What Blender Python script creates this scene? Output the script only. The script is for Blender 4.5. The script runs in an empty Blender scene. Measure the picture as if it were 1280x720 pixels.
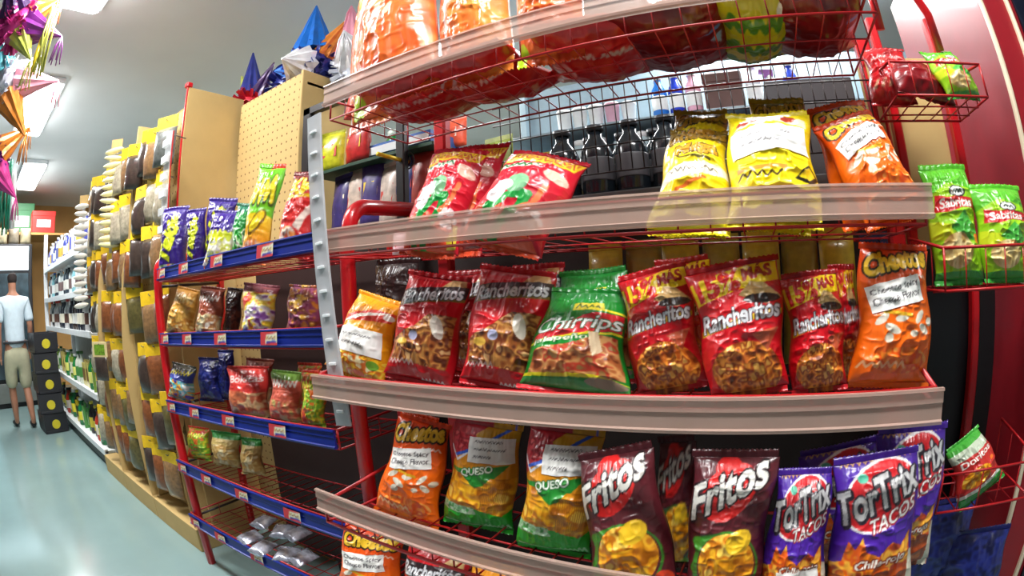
import bpy, bmesh, math, random
import numpy as np
from mathutils import Vector, Matrix

sc = bpy.context.scene
COL = sc.collection
R = math.radians
# ---------------------------------------------------------------- camera, world, exposure
cam_d = bpy.data.cameras.new('camera')
cam = bpy.data.objects.new('camera', cam_d)
COL.objects.link(cam)
cam_d.type = 'PANO'                       # the photo is a wide body-camera picture with strong barrel distortion
cam_d.sensor_width = 36.0
for h in (cam_d, getattr(cam_d, 'cycles', None)):
    try:
        h.panorama_type = 'FISHEYE_EQUISOLID'
        h.fisheye_lens = 18.0
        h.fisheye_fov = math.pi
    except Exception:
        pass
HEAD, ROLL = R(27.7), R(-3.0)
fw = Vector((-math.sin(HEAD), math.cos(HEAD), 0))
rt = fw.cross(Vector((0, 0, 1)))
cx = rt * math.cos(ROLL) + Vector((0, 0, 1)) * math.sin(ROLL)
cy = -rt * math.sin(ROLL) + Vector((0, 0, 1)) * math.cos(ROLL)
m4 = Matrix((cx, cy, -fw)).transposed().to_4x4()
m4.translation = (0, 0, 1.13)
cam.matrix_world = m4
cam_d.clip_start = 0.02
sc.camera = cam

wd = bpy.data.worlds.new('ambient_fill')  # plain ambient fill, added to lift the scene from the open side
sc.world = wd
wd.use_nodes = True
wd.node_tree.nodes['Background'].inputs[0].default_value = (0.93, 0.97, 1.0, 1)
WORLD = 0.10
wd.node_tree.nodes['Background'].inputs[1].default_value = WORLD
sc.view_settings.view_transform = 'Standard'
sc.view_settings.look = 'None'
sc.view_settings.gamma = 1.0
sc.view_settings.use_curve_mapping = False
sc.view_settings.exposure = 0.0
LAMP_W = 44.0          # each ceiling fixture
FIX_GLOW = 14.0

# ---------------------------------------------------------------- helpers
def lin(c):
    out = []
    for v in c[:3]:
        v = v / 255.0
        out.append(v / 12.92 if v <= 0.04045 else ((v + 0.055) / 1.055) ** 2.4)
    return tuple(out) + (1.0,)

def tag(o, label=None, cat=None, group=None, kind=None):
    if label: o['label'] = label
    if cat: o['category'] = cat
    if group: o['group'] = group
    if kind: o['kind'] = kind
    return o

def empty(name, loc=(0, 0, 0), rz=0.0):
    o = bpy.data.objects.new(name, None)
    COL.objects.link(o)
    o.location = loc
    o.rotation_euler = (0, 0, rz)
    o.empty_display_size = 0.05
    return o

class MB:
    """collects shapes and links them as one mesh object"""
    def __init__(s):
        s.v = []; s.f = []; s.m = []; s.sm = []
    def add(s, vs, fs, mi=0, smooth=False):
        b = len(s.v)
        s.v += [tuple(p) for p in vs]
        for f in fs:
            s.f.append([b + i for i in f]); s.m.append(mi); s.sm.append(smooth)
        return s
    def box(s, x0, x1, y0, y1, z0, z1, mi=0):
        v = [(x, y, z) for x in (x0, x1) for y in (y0, y1) for z in (z0, z1)]
        return s.add(v, [(0, 1, 3, 2), (4, 6, 7, 5), (0, 4, 5, 1), (2, 3, 7, 6), (0, 2, 6, 4), (1, 5, 7, 3)], mi)
    def rbox(s, x0, x1, y0, y1, z0, z1, b=0.01, mi=0):
        """box with chamfered vertical edges and chamfered top and bottom rims"""
        def ring(z, i):
            return [(x0 + b + i, y0 + i, z), (x1 - b - i, y0 + i, z), (x1 - i, y0 + b + i, z), (x1 - i, y1 - b - i, z),
                    (x1 - b - i, y1 - i, z), (x0 + b + i, y1 - i, z), (x0 + i, y1 - b - i, z), (x0 + i, y0 + b + i, z)]
        k = b * 0.5
        rs = [ring(z0, k), ring(z0 + k, 0), ring(z1 - k, 0), ring(z1, k)]
        v = [p for r in rs for p in r]
        f = [tuple(range(7, -1, -1)), tuple(range(24, 32))]
        for j in range(3):
            for i in range(8):
                f.append((j * 8 + i, j * 8 + (i + 1) % 8, j * 8 + 8 + (i + 1) % 8, j * 8 + 8 + i))
        return s.add(v, f, mi)
    def tube(s, pts, r, n=8, mi=0, closed=False):
        P = [Vector(p) for p in pts]
        k = len(P); v = []; prev = None
        for i in range(k):
            if closed: t = (P[(i + 1) % k] - P[i - 1])
            else: t = P[min(i + 1, k - 1)] - P[max(i - 1, 0)]
            t.normalize()
            ref = prev if prev is not None else (Vector((0, 0, 1)) if abs(t.z) < 0.9 else Vector((1, 0, 0)))
            a = (ref - t * ref.dot(t)).normalized(); b = t.cross(a); prev = a
            rr = r[i] if isinstance(r, (list, tuple)) else r
            for j in range(n):
                w = 2 * math.pi * j / n
                v.append(P[i] + a * (rr * math.cos(w)) + b * (rr * math.sin(w)))
        f = []
        for i in range(k if closed else k - 1):
            q = (i + 1) % k
            for j in range(n):
                f.append((i * n + j, i * n + (j + 1) % n, q * n + (j + 1) % n, q * n + j))
        if not closed:
            f.append(tuple(range(n - 1, -1, -1))); f.append(tuple((k - 1) * n + j for j in range(n)))
        return s.add(v, f, mi, True)
    def lathe(s, prof, n=16, c=(0, 0, 0), mi=0):
        v = []; f = []
        for (r, z) in prof:
            for j in range(n):
                w = 2 * math.pi * j / n
                v.append((c[0] + r * math.cos(w), c[1] + r * math.sin(w), c[2] + z))
        for i in range(len(prof) - 1):
            for j in range(n):
                f.append((i * n + j, i * n + (j + 1) % n, (i + 1) * n + (j + 1) % n, (i + 1) * n + j))
        f.append(tuple(range(n - 1, -1, -1))); f.append(tuple((len(prof) - 1) * n + j for j in range(n)))
        return s.add(v, f, mi, True)
    def prism(s, pts, y0, y1, mi=0):
        """polygon in x,z extruded along y"""
        n = len(pts)
        v = [(p[0], y0, p[1]) for p in pts] + [(p[0], y1, p[1]) for p in pts]
        f = [tuple(range(n)), tuple(range(2 * n - 1, n - 1, -1))]
        for i in range(n):
            f.append((i, i + n, (i + 1) % n + n, (i + 1) % n))
        return s.add(v, f, mi)
    def mesh(s, name, mats):
        me = bpy.data.meshes.new(name)
        me.from_pydata(s.v, [], s.f)
        for m in (mats if isinstance(mats, (list, tuple)) else [mats]): me.materials.append(m)
        me.polygons.foreach_set('material_index', s.m)
        me.polygons.foreach_set('use_smooth', s.sm)
        bm = bmesh.new(); bm.from_mesh(me)
        bmesh.ops.recalc_face_normals(bm, faces=bm.faces)
        bm.to_mesh(me); bm.free()
        me.update()
        return me
    def build(s, name, mats, parent=None, loc=None):
        return link(name, s.mesh(name, mats), parent, loc)

def link(name, me, parent=None, loc=None):
    o = bpy.data.objects.new(name, me)
    COL.objects.link(o)
    if parent is not None: o.parent = parent
    if loc is not None: o.location = loc
    return o

def copy_tree(o, parent=None):
    c = o.copy(); COL.objects.link(c); c.parent = parent
    for ch in list(o.children): copy_tree(ch, c)
    return c

# ---------------------------------------------------------------- materials
MATS = {}
def mat(name, c, rough=0.5, metal=0.0, emit=0.0, alpha=1.0, noise=0.06, scale=20.0, bump=0.0, trans=0.0, spec=0.5, coat=0.0):
    if name in MATS: return MATS[name]
    m = bpy.data.materials.new(name); m.use_nodes = True
    nt = m.node_tree; b = nt.nodes['Principled BSDF']
    col = lin(c)
    tc = nt.nodes.new('ShaderNodeTexCoord')
    nz = nt.nodes.new('ShaderNodeTexNoise'); nz.inputs['Scale'].default_value = scale; nz.inputs['Detail'].default_value = 4
    nt.links.new(tc.outputs['Object'], nz.inputs['Vector'])
    rp = nt.nodes.new('ShaderNodeValToRGB')
    rp.color_ramp.elements[0].position = 0.3; rp.color_ramp.elements[1].position = 0.7
    rp.color_ramp.elements[0].color = tuple(max(0, v * (1 - noise)) for v in col[:3]) + (1,)
    rp.color_ramp.elements[1].color = tuple(min(1, v * (1 + noise)) for v in col[:3]) + (1,)
    nt.links.new(nz.outputs['Fac'], rp.inputs[0])
    nt.links.new(rp.outputs[0], b.inputs['Base Color'])
    b.inputs['Roughness'].default_value = rough
    b.inputs['Metallic'].default_value = metal
    b.inputs['Specular IOR Level'].default_value = spec
    b.inputs['Coat Weight'].default_value = coat
    b.inputs['Coat Roughness'].default_value = 0.08
    if trans: b.inputs['Transmission Weight'].default_value = trans
    if alpha < 1: b.inputs['Alpha'].default_value = alpha
    if emit:
        b.inputs['Emission Color'].default_value = col; b.inputs['Emission Strength'].default_value = emit
    if bump:
        bp = nt.nodes.new('ShaderNodeBump'); bp.inputs['Strength'].default_value = bump; bp.inputs['Distance'].default_value = 0.004
        nt.links.new(nz.outputs['Fac'], bp.inputs['Height']); nt.links.new(bp.outputs[0], b.inputs['Normal'])
    MATS[name] = m
    return m

def attr_mat(name, rough, coat, bump, scale=60.0):
    m = bpy.data.materials.new(name); m.use_nodes = True
    nt = m.node_tree; b = nt.nodes['Principled BSDF']
    a = nt.nodes.new('ShaderNodeAttribute'); a.attribute_name = 'Col'
    nt.links.new(a.outputs['Color'], b.inputs['Base Color'])
    b.inputs['Roughness'].default_value = rough
    b.inputs['Coat Weight'].default_value = coat; b.inputs['Coat Roughness'].default_value = 0.12
    tc = nt.nodes.new('ShaderNodeTexCoord')
    nz = nt.nodes.new('ShaderNodeTexNoise'); nz.inputs['Scale'].default_value = scale; nz.inputs['Detail'].default_value = 3
    nt.links.new(tc.outputs['Object'], nz.inputs['Vector'])
    bp = nt.nodes.new('ShaderNodeBump'); bp.inputs['Strength'].default_value = bump; bp.inputs['Distance'].default_value = 0.003
    nt.links.new(nz.outputs['Fac'], bp.inputs['Height']); nt.links.new(bp.outputs[0], b.inputs['Normal'])
    return m

FILM = attr_mat('printed_film', 0.33, 0.22, 0.15)
PAPER = attr_mat('printed_paper', 0.6, 0.0, 0.05)
RED = mat('red_enamel', (196, 18, 28), 0.3, coat=0.3)
REDW = mat('red_wire', (176, 22, 28), 0.35)
DARKW = mat('dark_wire', (58, 50, 50), 0.4, 0.3)
BLUE = mat('blue_rail_card', (10, 34, 128), 0.35)
KRAFT = mat('kraft_board', (196, 166, 108), 0.8, noise=0.05, scale=9)
KRAFTD = mat('kraft_edge', (168, 128, 72), 0.85)
HOLE = mat('peg_hole', (92, 66, 34), 0.9)
WHITE = mat('white_enamel', (226, 230, 232), 0.4)
BLACK = mat('black_enamel', (22, 22, 26), 0.4)
GREY = mat('grey_steel', (120, 122, 124), 0.4, 0.4)
CREAM = mat('cream_trim', (222, 206, 178), 0.45)

def pegboard_mat():
    """kraft board with a regular pattern of small dark holes"""
    m = bpy.data.materials.new('perforated_kraft'); m.use_nodes = True
    nt = m.node_tree; b = nt.nodes['Principled BSDF']; b.inputs['Roughness'].default_value = 0.8
    tc = nt.nodes.new('ShaderNodeTexCoord'); sp = nt.nodes.new('ShaderNodeSeparateXYZ'); nt.links.new(tc.outputs['Object'], sp.inputs[0])
    def mth(op, a, v=None):
        n = nt.nodes.new('ShaderNodeMath'); n.operation = op
        nt.links.new(a, n.inputs[0])
        if v is not None:
            if isinstance(v, float): n.inputs[1].default_value = v
            else: nt.links.new(v, n.inputs[1])
        return n.outputs[0]
    sq = []
    for ax in ('X', 'Z'):
        f = mth('SUBTRACT', mth('FRACT', mth('DIVIDE', sp.outputs[ax], 0.036)), 0.5)
        sq.append(mth('MULTIPLY', f, f))
    hole = mth('LESS_THAN', mth('ADD', sq[0], sq[1]), 0.0155)
    mx = nt.nodes.new('ShaderNodeMix'); mx.data_type = 'RGBA'
    nt.links.new(hole, mx.inputs['Factor'])
    mx.inputs['A'].default_value = lin((196, 166, 108)); mx.inputs['B'].default_value = lin((110, 78, 40))
    nt.links.new(mx.outputs['Result'], b.inputs['Base Color'])
    return m
PEG = pegboard_mat()

def frosted(name, c, clear, rough=0.35):
    m = bpy.data.materials.new(name); m.use_nodes = True
    nt = m.node_tree; b = nt.nodes['Principled BSDF']; out = nt.nodes['Material Output']
    b.inputs['Base Color'].default_value = lin(c); b.inputs['Roughness'].default_value = rough
    t = nt.nodes.new('ShaderNodeBsdfTransparent'); mx = nt.nodes.new('ShaderNodeMixShader')
    tc = nt.nodes.new('ShaderNodeTexCoord'); nz = nt.nodes.new('ShaderNodeTexNoise'); nz.inputs['Scale'].default_value = 14
    mr = nt.nodes.new('ShaderNodeMapRange')
    mr.inputs['To Min'].default_value = clear - 0.08; mr.inputs['To Max'].default_value = clear + 0.08
    nt.links.new(tc.outputs['Object'], nz.inputs['Vector']); nt.links.new(nz.outputs['Fac'], mr.inputs['Value'])
    nt.links.new(mr.outputs[0], mx.inputs['Fac'])
    nt.links.new(b.outputs[0], mx.inputs[1]); nt.links.new(t.outputs[0], mx.inputs[2]); nt.links.new(mx.outputs[0], out.inputs[0])
    return m
LIP = frosted('frosted_label_holder', (198, 168, 154), 0.46, 0.3)
CLEAR = frosted('clear_plastic', (225, 228, 230), 0.5, 0.15)
WRAP = frosted('clear_wrapper', (215, 205, 190), 0.45, 0.15)

# ---------------------------------------------------------------- setting
def struct(name, mb, m):
    o = mb.build(name, m); o['kind'] = 'structure'; return o
FLOOR = mat('floor_vinyl', (132, 157, 156), 0.14, noise=0.05, scale=2.5, spec=0.5)
CEIL = mat('ceiling_paint', (222, 224, 222), 0.9, noise=0.04, scale=1.5)
WALLM = mat('wall_paint', (190, 192, 190), 0.8)
KWALL = mat('wood_panel', (188, 140, 78), 0.7, noise=0.1, scale=3)
struct('floor', MB().box(-8.6, 2.6, -2.2, 4.8, -0.06, 0), FLOOR)
struct('ceiling', MB().box(-8.6, 2.6, -2.2, 4.8, 2.76, 2.84), CEIL)
struct('wall_back', MB().box(-8.7, -8.6, -2.2, 4.8, 0, 2.76), KWALL)
struct('wall_side', MB().box(-8.6, 2.6, 4.8, 4.9, 0, 2.76), WALLM)
struct('wall_right', MB().box(2.6, 2.7, -2.2, 4.8, 0, 2.76), WALLM)

# ceiling lights: two rows of fixtures, one above this aisle and one above the next
DIFF = mat('lamp_diffuser', (250, 252, 255), 0.5, emit=FIX_GLOW, noise=0.0)
def fixture(x, y, label):
    t = empty('ceiling_light', (x, y, 2.76))
    tag(t, label, 'light', 'ceiling lights')
    MB().rbox(-0.6, 0.6, -0.17, 0.17, -0.045, 0.0, 0.012).build('housing', WHITE, t)
    MB().rbox(-0.56, 0.56, -0.14, 0.14, -0.095, -0.046, 0.02).build('diffuser', DIFF, t)
    ld = bpy.data.lights.new('lamp_light', 'AREA'); ld.shape = 'RECTANGLE'; ld.size = 1.1; ld.size_y = 0.27
    ld.energy = LAMP_W; ld.color = (1.0, 0.985, 0.96)
    lo = bpy.data.objects.new('lamp_light', ld); COL.objects.link(lo); lo.parent = t; lo.location = (0, 0, -0.105)
for x, y, l in ((-6.55, 0.64, 'smallest lit ceiling light at the far end of the aisle, beside the hanging foil'),
                (-4.3, 0.37, 'bright rectangular ceiling light in the middle of the aisle, fully in view'),
                (-2.05, 0.32, 'bright ceiling light cut off by the top of the photo'),
                (0.15, 0.30, 'ceiling light above the big red snack rack'),
                (-4.3, 2.6, 'ceiling light over the middle of the next aisle'),
                (-2.05, 2.6, 'ceiling light over the next aisle behind the pegboard stand'),
                (0.2, 2.6, 'ceiling light over the next aisle behind the red snack rack')):
    fixture(x, y, l)

# ---------------------------------------------------------------- printed art (albedo only), drawn on small numpy canvases
_rng = np.random.RandomState(5)
def vnoise(U, V, f, seed):
    r = np.random.RandomState(seed); n = int(f) + 3
    g = r.rand(n * 3, n * 3)
    x = U * f; y = V * f
    i = np.floor(x).astype(int); j = np.floor(y).astype(int)
    a = x - i; b = y - j; a = a * a * (3 - 2 * a); b = b * b * (3 - 2 * b)
    i = i % (n * 3 - 1); j = j % (n * 3 - 1)
    return (g[j, i] * (1 - a) + g[j, i + 1] * a) * (1 - b) + (g[j + 1, i] * (1 - a) + g[j + 1, i + 1] * a) * b

_TX = {}
def text_tris(s, bold=0.0):
    k = (s, bold)
    if k in _TX: return _TX[k]
    cu = bpy.data.curves.new('glyphs', 'FONT'); cu.body = s; cu.size = 1.0; cu.offset = bold; cu.resolution_u = 3
    ob = bpy.data.objects.new('glyphs', cu); COL.objects.link(ob)
    dg = bpy.context.evaluated_depsgraph_get()
    me = bpy.data.meshes.new_from_object(ob.evaluated_get(dg))
    me.calc_loop_triangles()
    v = np.array([p.co[:2] for p in me.vertices]) if len(me.vertices) else np.zeros((1, 2))
    t = np.array([q.vertices[:] for q in me.loop_triangles]) if len(me.loop_triangles) else np.zeros((0, 3), int)
    lo, hi = v.min(0), v.max(0)
    v = (v - lo) / np.maximum(hi - lo, 1e-6)
    bpy.data.objects.remove(ob); bpy.data.curves.remove(cu); bpy.data.meshes.remove(me)
    _TX[k] = (v, t)
    return v, t

class Cv:
    def __init__(s, base, W=200, H=300, asp=0.62):
        s.W, s.H, s.asp = W, H, asp
        s.a = np.ones((H, W, 3)) * np.array(base, float)
        s.U, s.V = np.meshgrid((np.arange(W) + .5) / W, (np.arange(H) + .5) / H)
        s.X = s.U * asp; s.Y = s.V
    def put(s, m, c, op=1.0):
        s.a[m] = s.a[m] * (1 - op) + np.array(c, float) * op
        return s
    def rect(s, u0, u1, v0, v1, c, slope=0.0):
        y = s.V - slope * (s.U - .5)
        return s.put((s.U >= u0) & (s.U <= u1) & (y >= v0) & (y <= v1), c)
    def ell(s, u, v, ru, rv, c, rot=0.0, op=1.0):
        m = s.ellm(u, v, ru, rv, rot); return s.put(m, c, op)
    def ellm(s, u, v, ru, rv, rot=0.0):
        dx = s.X - u * s.asp; dy = s.Y - v; a = R(rot)
        x = dx * math.cos(a) + dy * math.sin(a); y = -dx * math.sin(a) + dy * math.cos(a)
        return (x / (ru * s.asp)) ** 2 + (y / rv) ** 2 <= 1
    def polym(s, pts):
        m = np.zeros(s.U.shape, bool); n = len(pts)
        for i in range(n):
            (x0, y0), (x1, y1) = pts[i], pts[(i + 1) % n]
            if y0 == y1: continue
            c = ((y0 > s.V) != (y1 > s.V)) & (s.U < (x1 - x0) * (s.V - y0) / (y1 - y0) + x0)
            m ^= c
        return m
    def poly(s, pts, c): return s.put(s.polym(pts), c)
    def line(s, pts, w, c):
        """polyline of half width w (in heights)"""
        m = np.zeros(s.U.shape, bool)
        for (u0, v0), (u1, v1) in zip(pts[:-1], pts[1:]):
            ax, ay, bx, by = u0 * s.asp, v0, u1 * s.asp, v1
            dx, dy = bx - ax, by - ay; L = dx * dx + dy * dy + 1e-12
            t = np.clip(((s.X - ax) * dx + (s.Y - ay) * dy) / L, 0, 1)
            m |= (s.X - ax - t * dx) ** 2 + (s.Y - ay - t * dy) ** 2 <= w * w
        return s.put(m, c)
    def scribble(s, u0, u1, v, h, n, w, c, slope=0.0, seed=1):
        """lettering too small or blurred to read: an uneven zigzag stroke"""
        r = random.Random(seed); P = []
        for i in range(n + 1):
            u = u0 + (u1 - u0) * i / n
            P.append((u, v + slope * (u - u0) + (h * r.uniform(.25, .5) if i % 2 else -h * r.uniform(.25, .5))))
        return s.line(P, w, c)
    def textm(s, t, u, v, w, h, rot=0.0, shear=0.0, bold=0.03, arc=0.0):
        p, tr = text_tris(t, bold)
        x = (p[:, 0] - .5) * w * s.asp; y = (p[:, 1] - .5) * h
        y = y + arc * (1 - (2 * p[:, 0] - 1) ** 2)
        x = x + shear * y; a = R(rot)
        X = x * math.cos(a) - y * math.sin(a) + u * s.asp; Y = x * math.sin(a) + y * math.cos(a) + v
        px = X / s.asp * s.W - .5; py = Y * s.H - .5
        m = np.zeros((s.H, s.W), bool)
        for a_, b_, c_ in tr:
            xs = px[[a_, b_, c_]]; ys = py[[a_, b_, c_]]
            i0, i1 = max(int(xs.min()), 0), min(int(xs.max()) + 2, s.W); j0, j1 = max(int(ys.min()), 0), min(int(ys.max()) + 2, s.H)
            if i1 <= i0 or j1 <= j0: continue
            gx, gy = np.meshgrid(np.arange(i0, i1), np.arange(j0, j1))
            d = lambda k, l: (xs[l] - xs[k]) * (gy - ys[k]) - (ys[l] - ys[k]) * (gx - xs[k])
            e0, e1, e2 = d(0, 1), d(1, 2), d(2, 0)
            m[j0:j1, i0:i1] |= ((e0 >= 0) & (e1 >= 0) & (e2 >= 0)) | ((e0 <= 0) & (e1 <= 0) & (e2 <= 0))
        return m
    def text(s, t, u, v, w, h, c, rot=0.0, shear=0.0, bold=0.03, out=None, ow=3, arc=0.0, off=(0, 0)):
        m = s.textm(t, u, v, w, h, rot, shear, bold, arc)
        if out is not None:
            g = m.copy()
            for _ in range(ow):
                q = g.copy(); q[1:] |= g[:-1]; q[:-1] |= g[1:]; q[:, 1:] |= g[:, :-1]; q[:, :-1] |= g[:, 1:]; g = q
            if off != (0, 0): g |= np.roll(np.roll(g, off[1], 0), off[0], 1)
            s.put(g, out)
        return s.put(m, c)
    def chips(s, m, cols, f=9, seed=1):
        """photo of the snack: patches of the given colours"""
        n = .6 * vnoise(s.U, s.V / s.asp, f, seed) + .4 * vnoise(s.U, s.V / s.asp, f * 2.3, seed + 1)
        lo, hi = np.percentile(n[m], [4, 96]) if m.any() else (0, 1)
        k = np.clip((n - lo) / (hi - lo + 1e-6), 0, .999) * (len(cols) - 1)
        i = np.floor(k).astype(int); fr = np.clip((k - i) * 1.6 - .3, 0, 1)[..., None]
        C = np.array(cols, float)
        im = C[i] * (1 - fr) + C[np.minimum(i + 1, len(cols) - 1)] * fr
        s.a[m] = im[m]
        return s
    def grad(s, m, c0, c1, v0, v1):
        k = np.clip((s.V - v0) / (v1 - v0), 0, 1)[..., None]
        im = np.array(c0, float) * (1 - k) + np.array(c1, float) * k
        s.a[m] = im[m]; return s

ORG = [(120, 50, 16), (190, 96, 30), (232, 150, 52), (160, 70, 24), (246, 190, 90)]
BRN = [(84, 36, 18), (150, 82, 36), (200, 140, 70), (120, 56, 28), (226, 180, 120)]
GLD = [(170, 96, 10), (230, 150, 20), (248, 186, 40), (206, 120, 16), (252, 212, 90)]
MIX = [(150, 40, 30), (220, 180, 60), (240, 235, 220), (60, 40, 90), (200, 60, 40)]

def a_puff():
    c = Cv((244, 158, 22))
    c.chips(c.V < .3, [(248, 190, 30), (236, 150, 20), (252, 214, 70), (240, 120, 20), (250, 240, 190)], 8, 3)
    c.ell(.82, .22, .09, .05, (110, 160, 50)); c.ell(.62, .1, .1, .03, (250, 120, 70))
    c.poly([(.08, .6), (.95, .72), (.96, .83), (.6, .82), (.1, .68)], (222, 60, 44))
    for k in range(7): c.line([(.08 + .05 * k, .6 + .02 * k), (.5 + .06 * k, .72 + .016 * k)], .010, (246, 240, 226))
    c.ell(.88, .77, .09, .035, (246, 240, 230))
    return c
def a_ranch():
    c = Cv((198, 16, 30))
    c.rect(0, 1, .9, 1, (170, 14, 26))
    c.poly([(.62, .86), (.74, .97), (.92, .95), (.98, .8), (.8, .8)], (196, 160, 104)); c.ell(.83, .84, .12, .05, (30, 26, 28))
    c.poly([(.02, .66), (.98, .79), (.98, .9), (.02, .8)], (44, 30, 34))
    c.poly([(.02, .64), (.98, .76), (.98, .79), (.02, .675)], (120, 100, 40))
    c.text('Rancheritos', .5, .78, .9, .13, (206, 208, 212), 12, .15, .03, (40, 36, 40), 2)
    m = c.polym([(.06, .18), (.9, .16), (.96, .62), (.6, .6), (.4, .48), (.06, .36)])
    c.chips(m, BRN, 8, 11)
    c.ell(.74, .5, .08, .1, (236, 228, 214), 20); c.ell(.24, .34, .1, .03, (226, 180, 70)); c.ell(.42, .4, .07, .04, (170, 170, 200))
    c.scribble(.06, .46, .16, .05, 12, .006, (226, 196, 190), .06, 3); c.scribble(.55, .9, .05, .04, 12, .006, (240, 230, 230), 0, 4)
    return c
def a_ranch15():
    c = Cv((196, 14, 28))
    c.rect(0, 1, .95, 1.1, (170, 12, 22))
    c.poly([(.02, .68), (.98, .8), (.98, .985), (.02, .86)], (242, 208, 24))
    c.text('15%', .31, .81, .5, .18, (206, 16, 24), 8, .1, .05); c.text('MÁS', .75, .885, .34, .13, (160, 14, 24), 8, .1, .05)
    c.poly([(.52, .7), (.66, .8), (.8, .78), (.98, .67), (.8, .62)], (206, 168, 108)); c.ell(.76, .665, .2, .035, (34, 26, 26))
    c.poly([(.03, .455), (.97, .55), (.97, .59), (.03, .5)], (198, 160, 30))
    c.text('Rancheritos', .5, .565, .9, .13, (214, 216, 220), 6, .1, .03, (60, 40, 44), 2)
    m = c.ellm(.52, .18, .42, .2); c.chips(m, ORG, 9, 21)
    c.poly([(.62, .42), (.95, .46), (.8, .3)], (190, 90, 60))
    return c
def a_churr():
    c = Cv((10, 128, 40))
    c.rect(0, 1, .84, 1.1, (8, 112, 34))
    c.poly([(.42, .7), (.78, .72), (.76, .8), (.42, .78)], (226, 206, 60)); c.scribble(.46, .74, .75, .05, 8, .006, (90, 110, 40), .0, 2)
    c.poly([(.06, .4), (.98, .56), (.98, .72), (.7, .7), (.06, .46)], (204, 34, 44))
    c.line([(.02, .39), (.98, .545)], .010, (236, 220, 50)); c.line([(.62, .73), (.99, .735)], .012, (236, 220, 50))
    c.text('Chirrips', .52, .57, .92, .17, (236, 240, 236), 10, .35, .012, (30, 96, 50), 2)
    c.text('jalapeño', .36, .43, .6, .06, (226, 230, 200), 9, .2, .02, (20, 90, 40), 1)
    m = c.polym([(.06, .14), (.96, .14), (.95, .5), (.78, .5), (.5, .4), (.1, .34)])
    c.chips(m, [(110, 52, 26), (170, 96, 52), (206, 150, 90), (190, 60, 40), (150, 110, 60)], 9, 31)
    c.poly([(.66, .5), (.76, .52), (.8, .36), (.7, .3)], (220, 196, 160))
    c.line([(.0, .125), (.7, .15), (1, .10)], .014, (226, 216, 40)); c.rect(0, 1, .04, .11, (60, 150, 70)); c.rect(0, 1, 0, .035, (200, 30, 40))
    c.ell(.8, .1, .18, .04, (150, 130, 110), -6)
    return c
def a_cheeto():
    c = Cv((250, 108, 14))
    c.grad(c.V > .55, (250, 108, 14), (224, 70, 14), .55, .9)
    c.text('Cheetos', .5, .86, .9, .16, (236, 190, 40), 10, .05, .055, (24, 16, 12), 5, .02)
    c.text('Cheetos', .5, .86, .9, .16, (236, 190, 40), 10, .05, .055, None, 0, .02)
    c.scribble(.62, .92, .755, .03, 8, .006, (240, 200, 180), .02, 5)
    for u, v, ru, rv, ro in ((.24, .47, .10, .026, 35), (.38, .41, .11, .028, -20), (.50, .48, .09, .024, 10), (.34, .35, .06, .035, 0), (.74, .49, .09, .024, 50), (.80, .41, .08, .026, -35), (.90, .46, .06, .03, 20), (.66, .38, .05, .022, 0)):
        c.ell(u, v, ru, rv, (232, 224, 206), ro)
    c.line([(.26, .52), (.62, .5)], .012, (236, 180, 40))
    c.chips(c.ellm(.55, .2, .36, .09), [(240, 110, 20), (248, 140, 40), (228, 80, 10), (250, 170, 80)], 7, 6)
    c.scribble(.06, .6, .17, .05, 12, .008, (250, 190, 140), .01, 6)
    return c
def a_cheetoy():
    c = Cv((232, 206, 16))
    c.rect(0, 1, .8, 1.1, (150, 118, 16))  # shadow on the bag top, painted in as an olive band
    c.text('Cheetos', .52, .86, .92, .16, (168, 128, 30), 12, .05, .05, (34, 24, 12), 4, .02)
    c.text('Mega', .56, .64, .66, .17, (206, 150, 40), 10, .2, .05, (50, 34, 12), 3, .02)
    c.poly([(.02, .3), (.98, .44), (.98, .52), (.5, .5), (.02, .4)], (240, 236, 214))
    c.scribble(.15, .85, .41, .04, 16, .005, (110, 100, 90), .08, 8)
    c.line([(.34, .27), (.7, .37)], .014, (220, 110, 40)); c.line([(.3, .56), (.76, .55)], .012, (90, 80, 20))
    c.rect(0, 1, 0, .22, (222, 208, 20))
    return c
def a_cheetoy2():
    c = Cv((250, 226, 18))
    c.poly([(.06, .72), (.3, .84), (.5, .88), (.92, .86), (.94, .76), (.5, .78)], (236, 224, 190))
    c.ell(.24, .8, .14, .035, (160, 56, 34), 25); c.ell(.4, .91, .08, .05, (168, 50, 30), 60); c.ell(.7, .83, .12, .04, (176, 60, 36), 20); c.ell(.55, .8, .1, .03, (190, 170, 150))
    c.rect(.1, .66, .34, .37, (226, 150, 40))
    c.scribble(.1, .6, .31, .05, 9, .007, (60, 44, 16), 0, 9)
    c.poly([(.72, .28), (.92, .42), (.99, .34), (.9, .26)], (30, 26, 14)); c.poly([(.76, .3), (.91, .39), (.95, .34), (.88, .29)], (246, 216, 20))
    c.rect(0, 1, 0, .24, (246, 232, 40))
    return c
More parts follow.
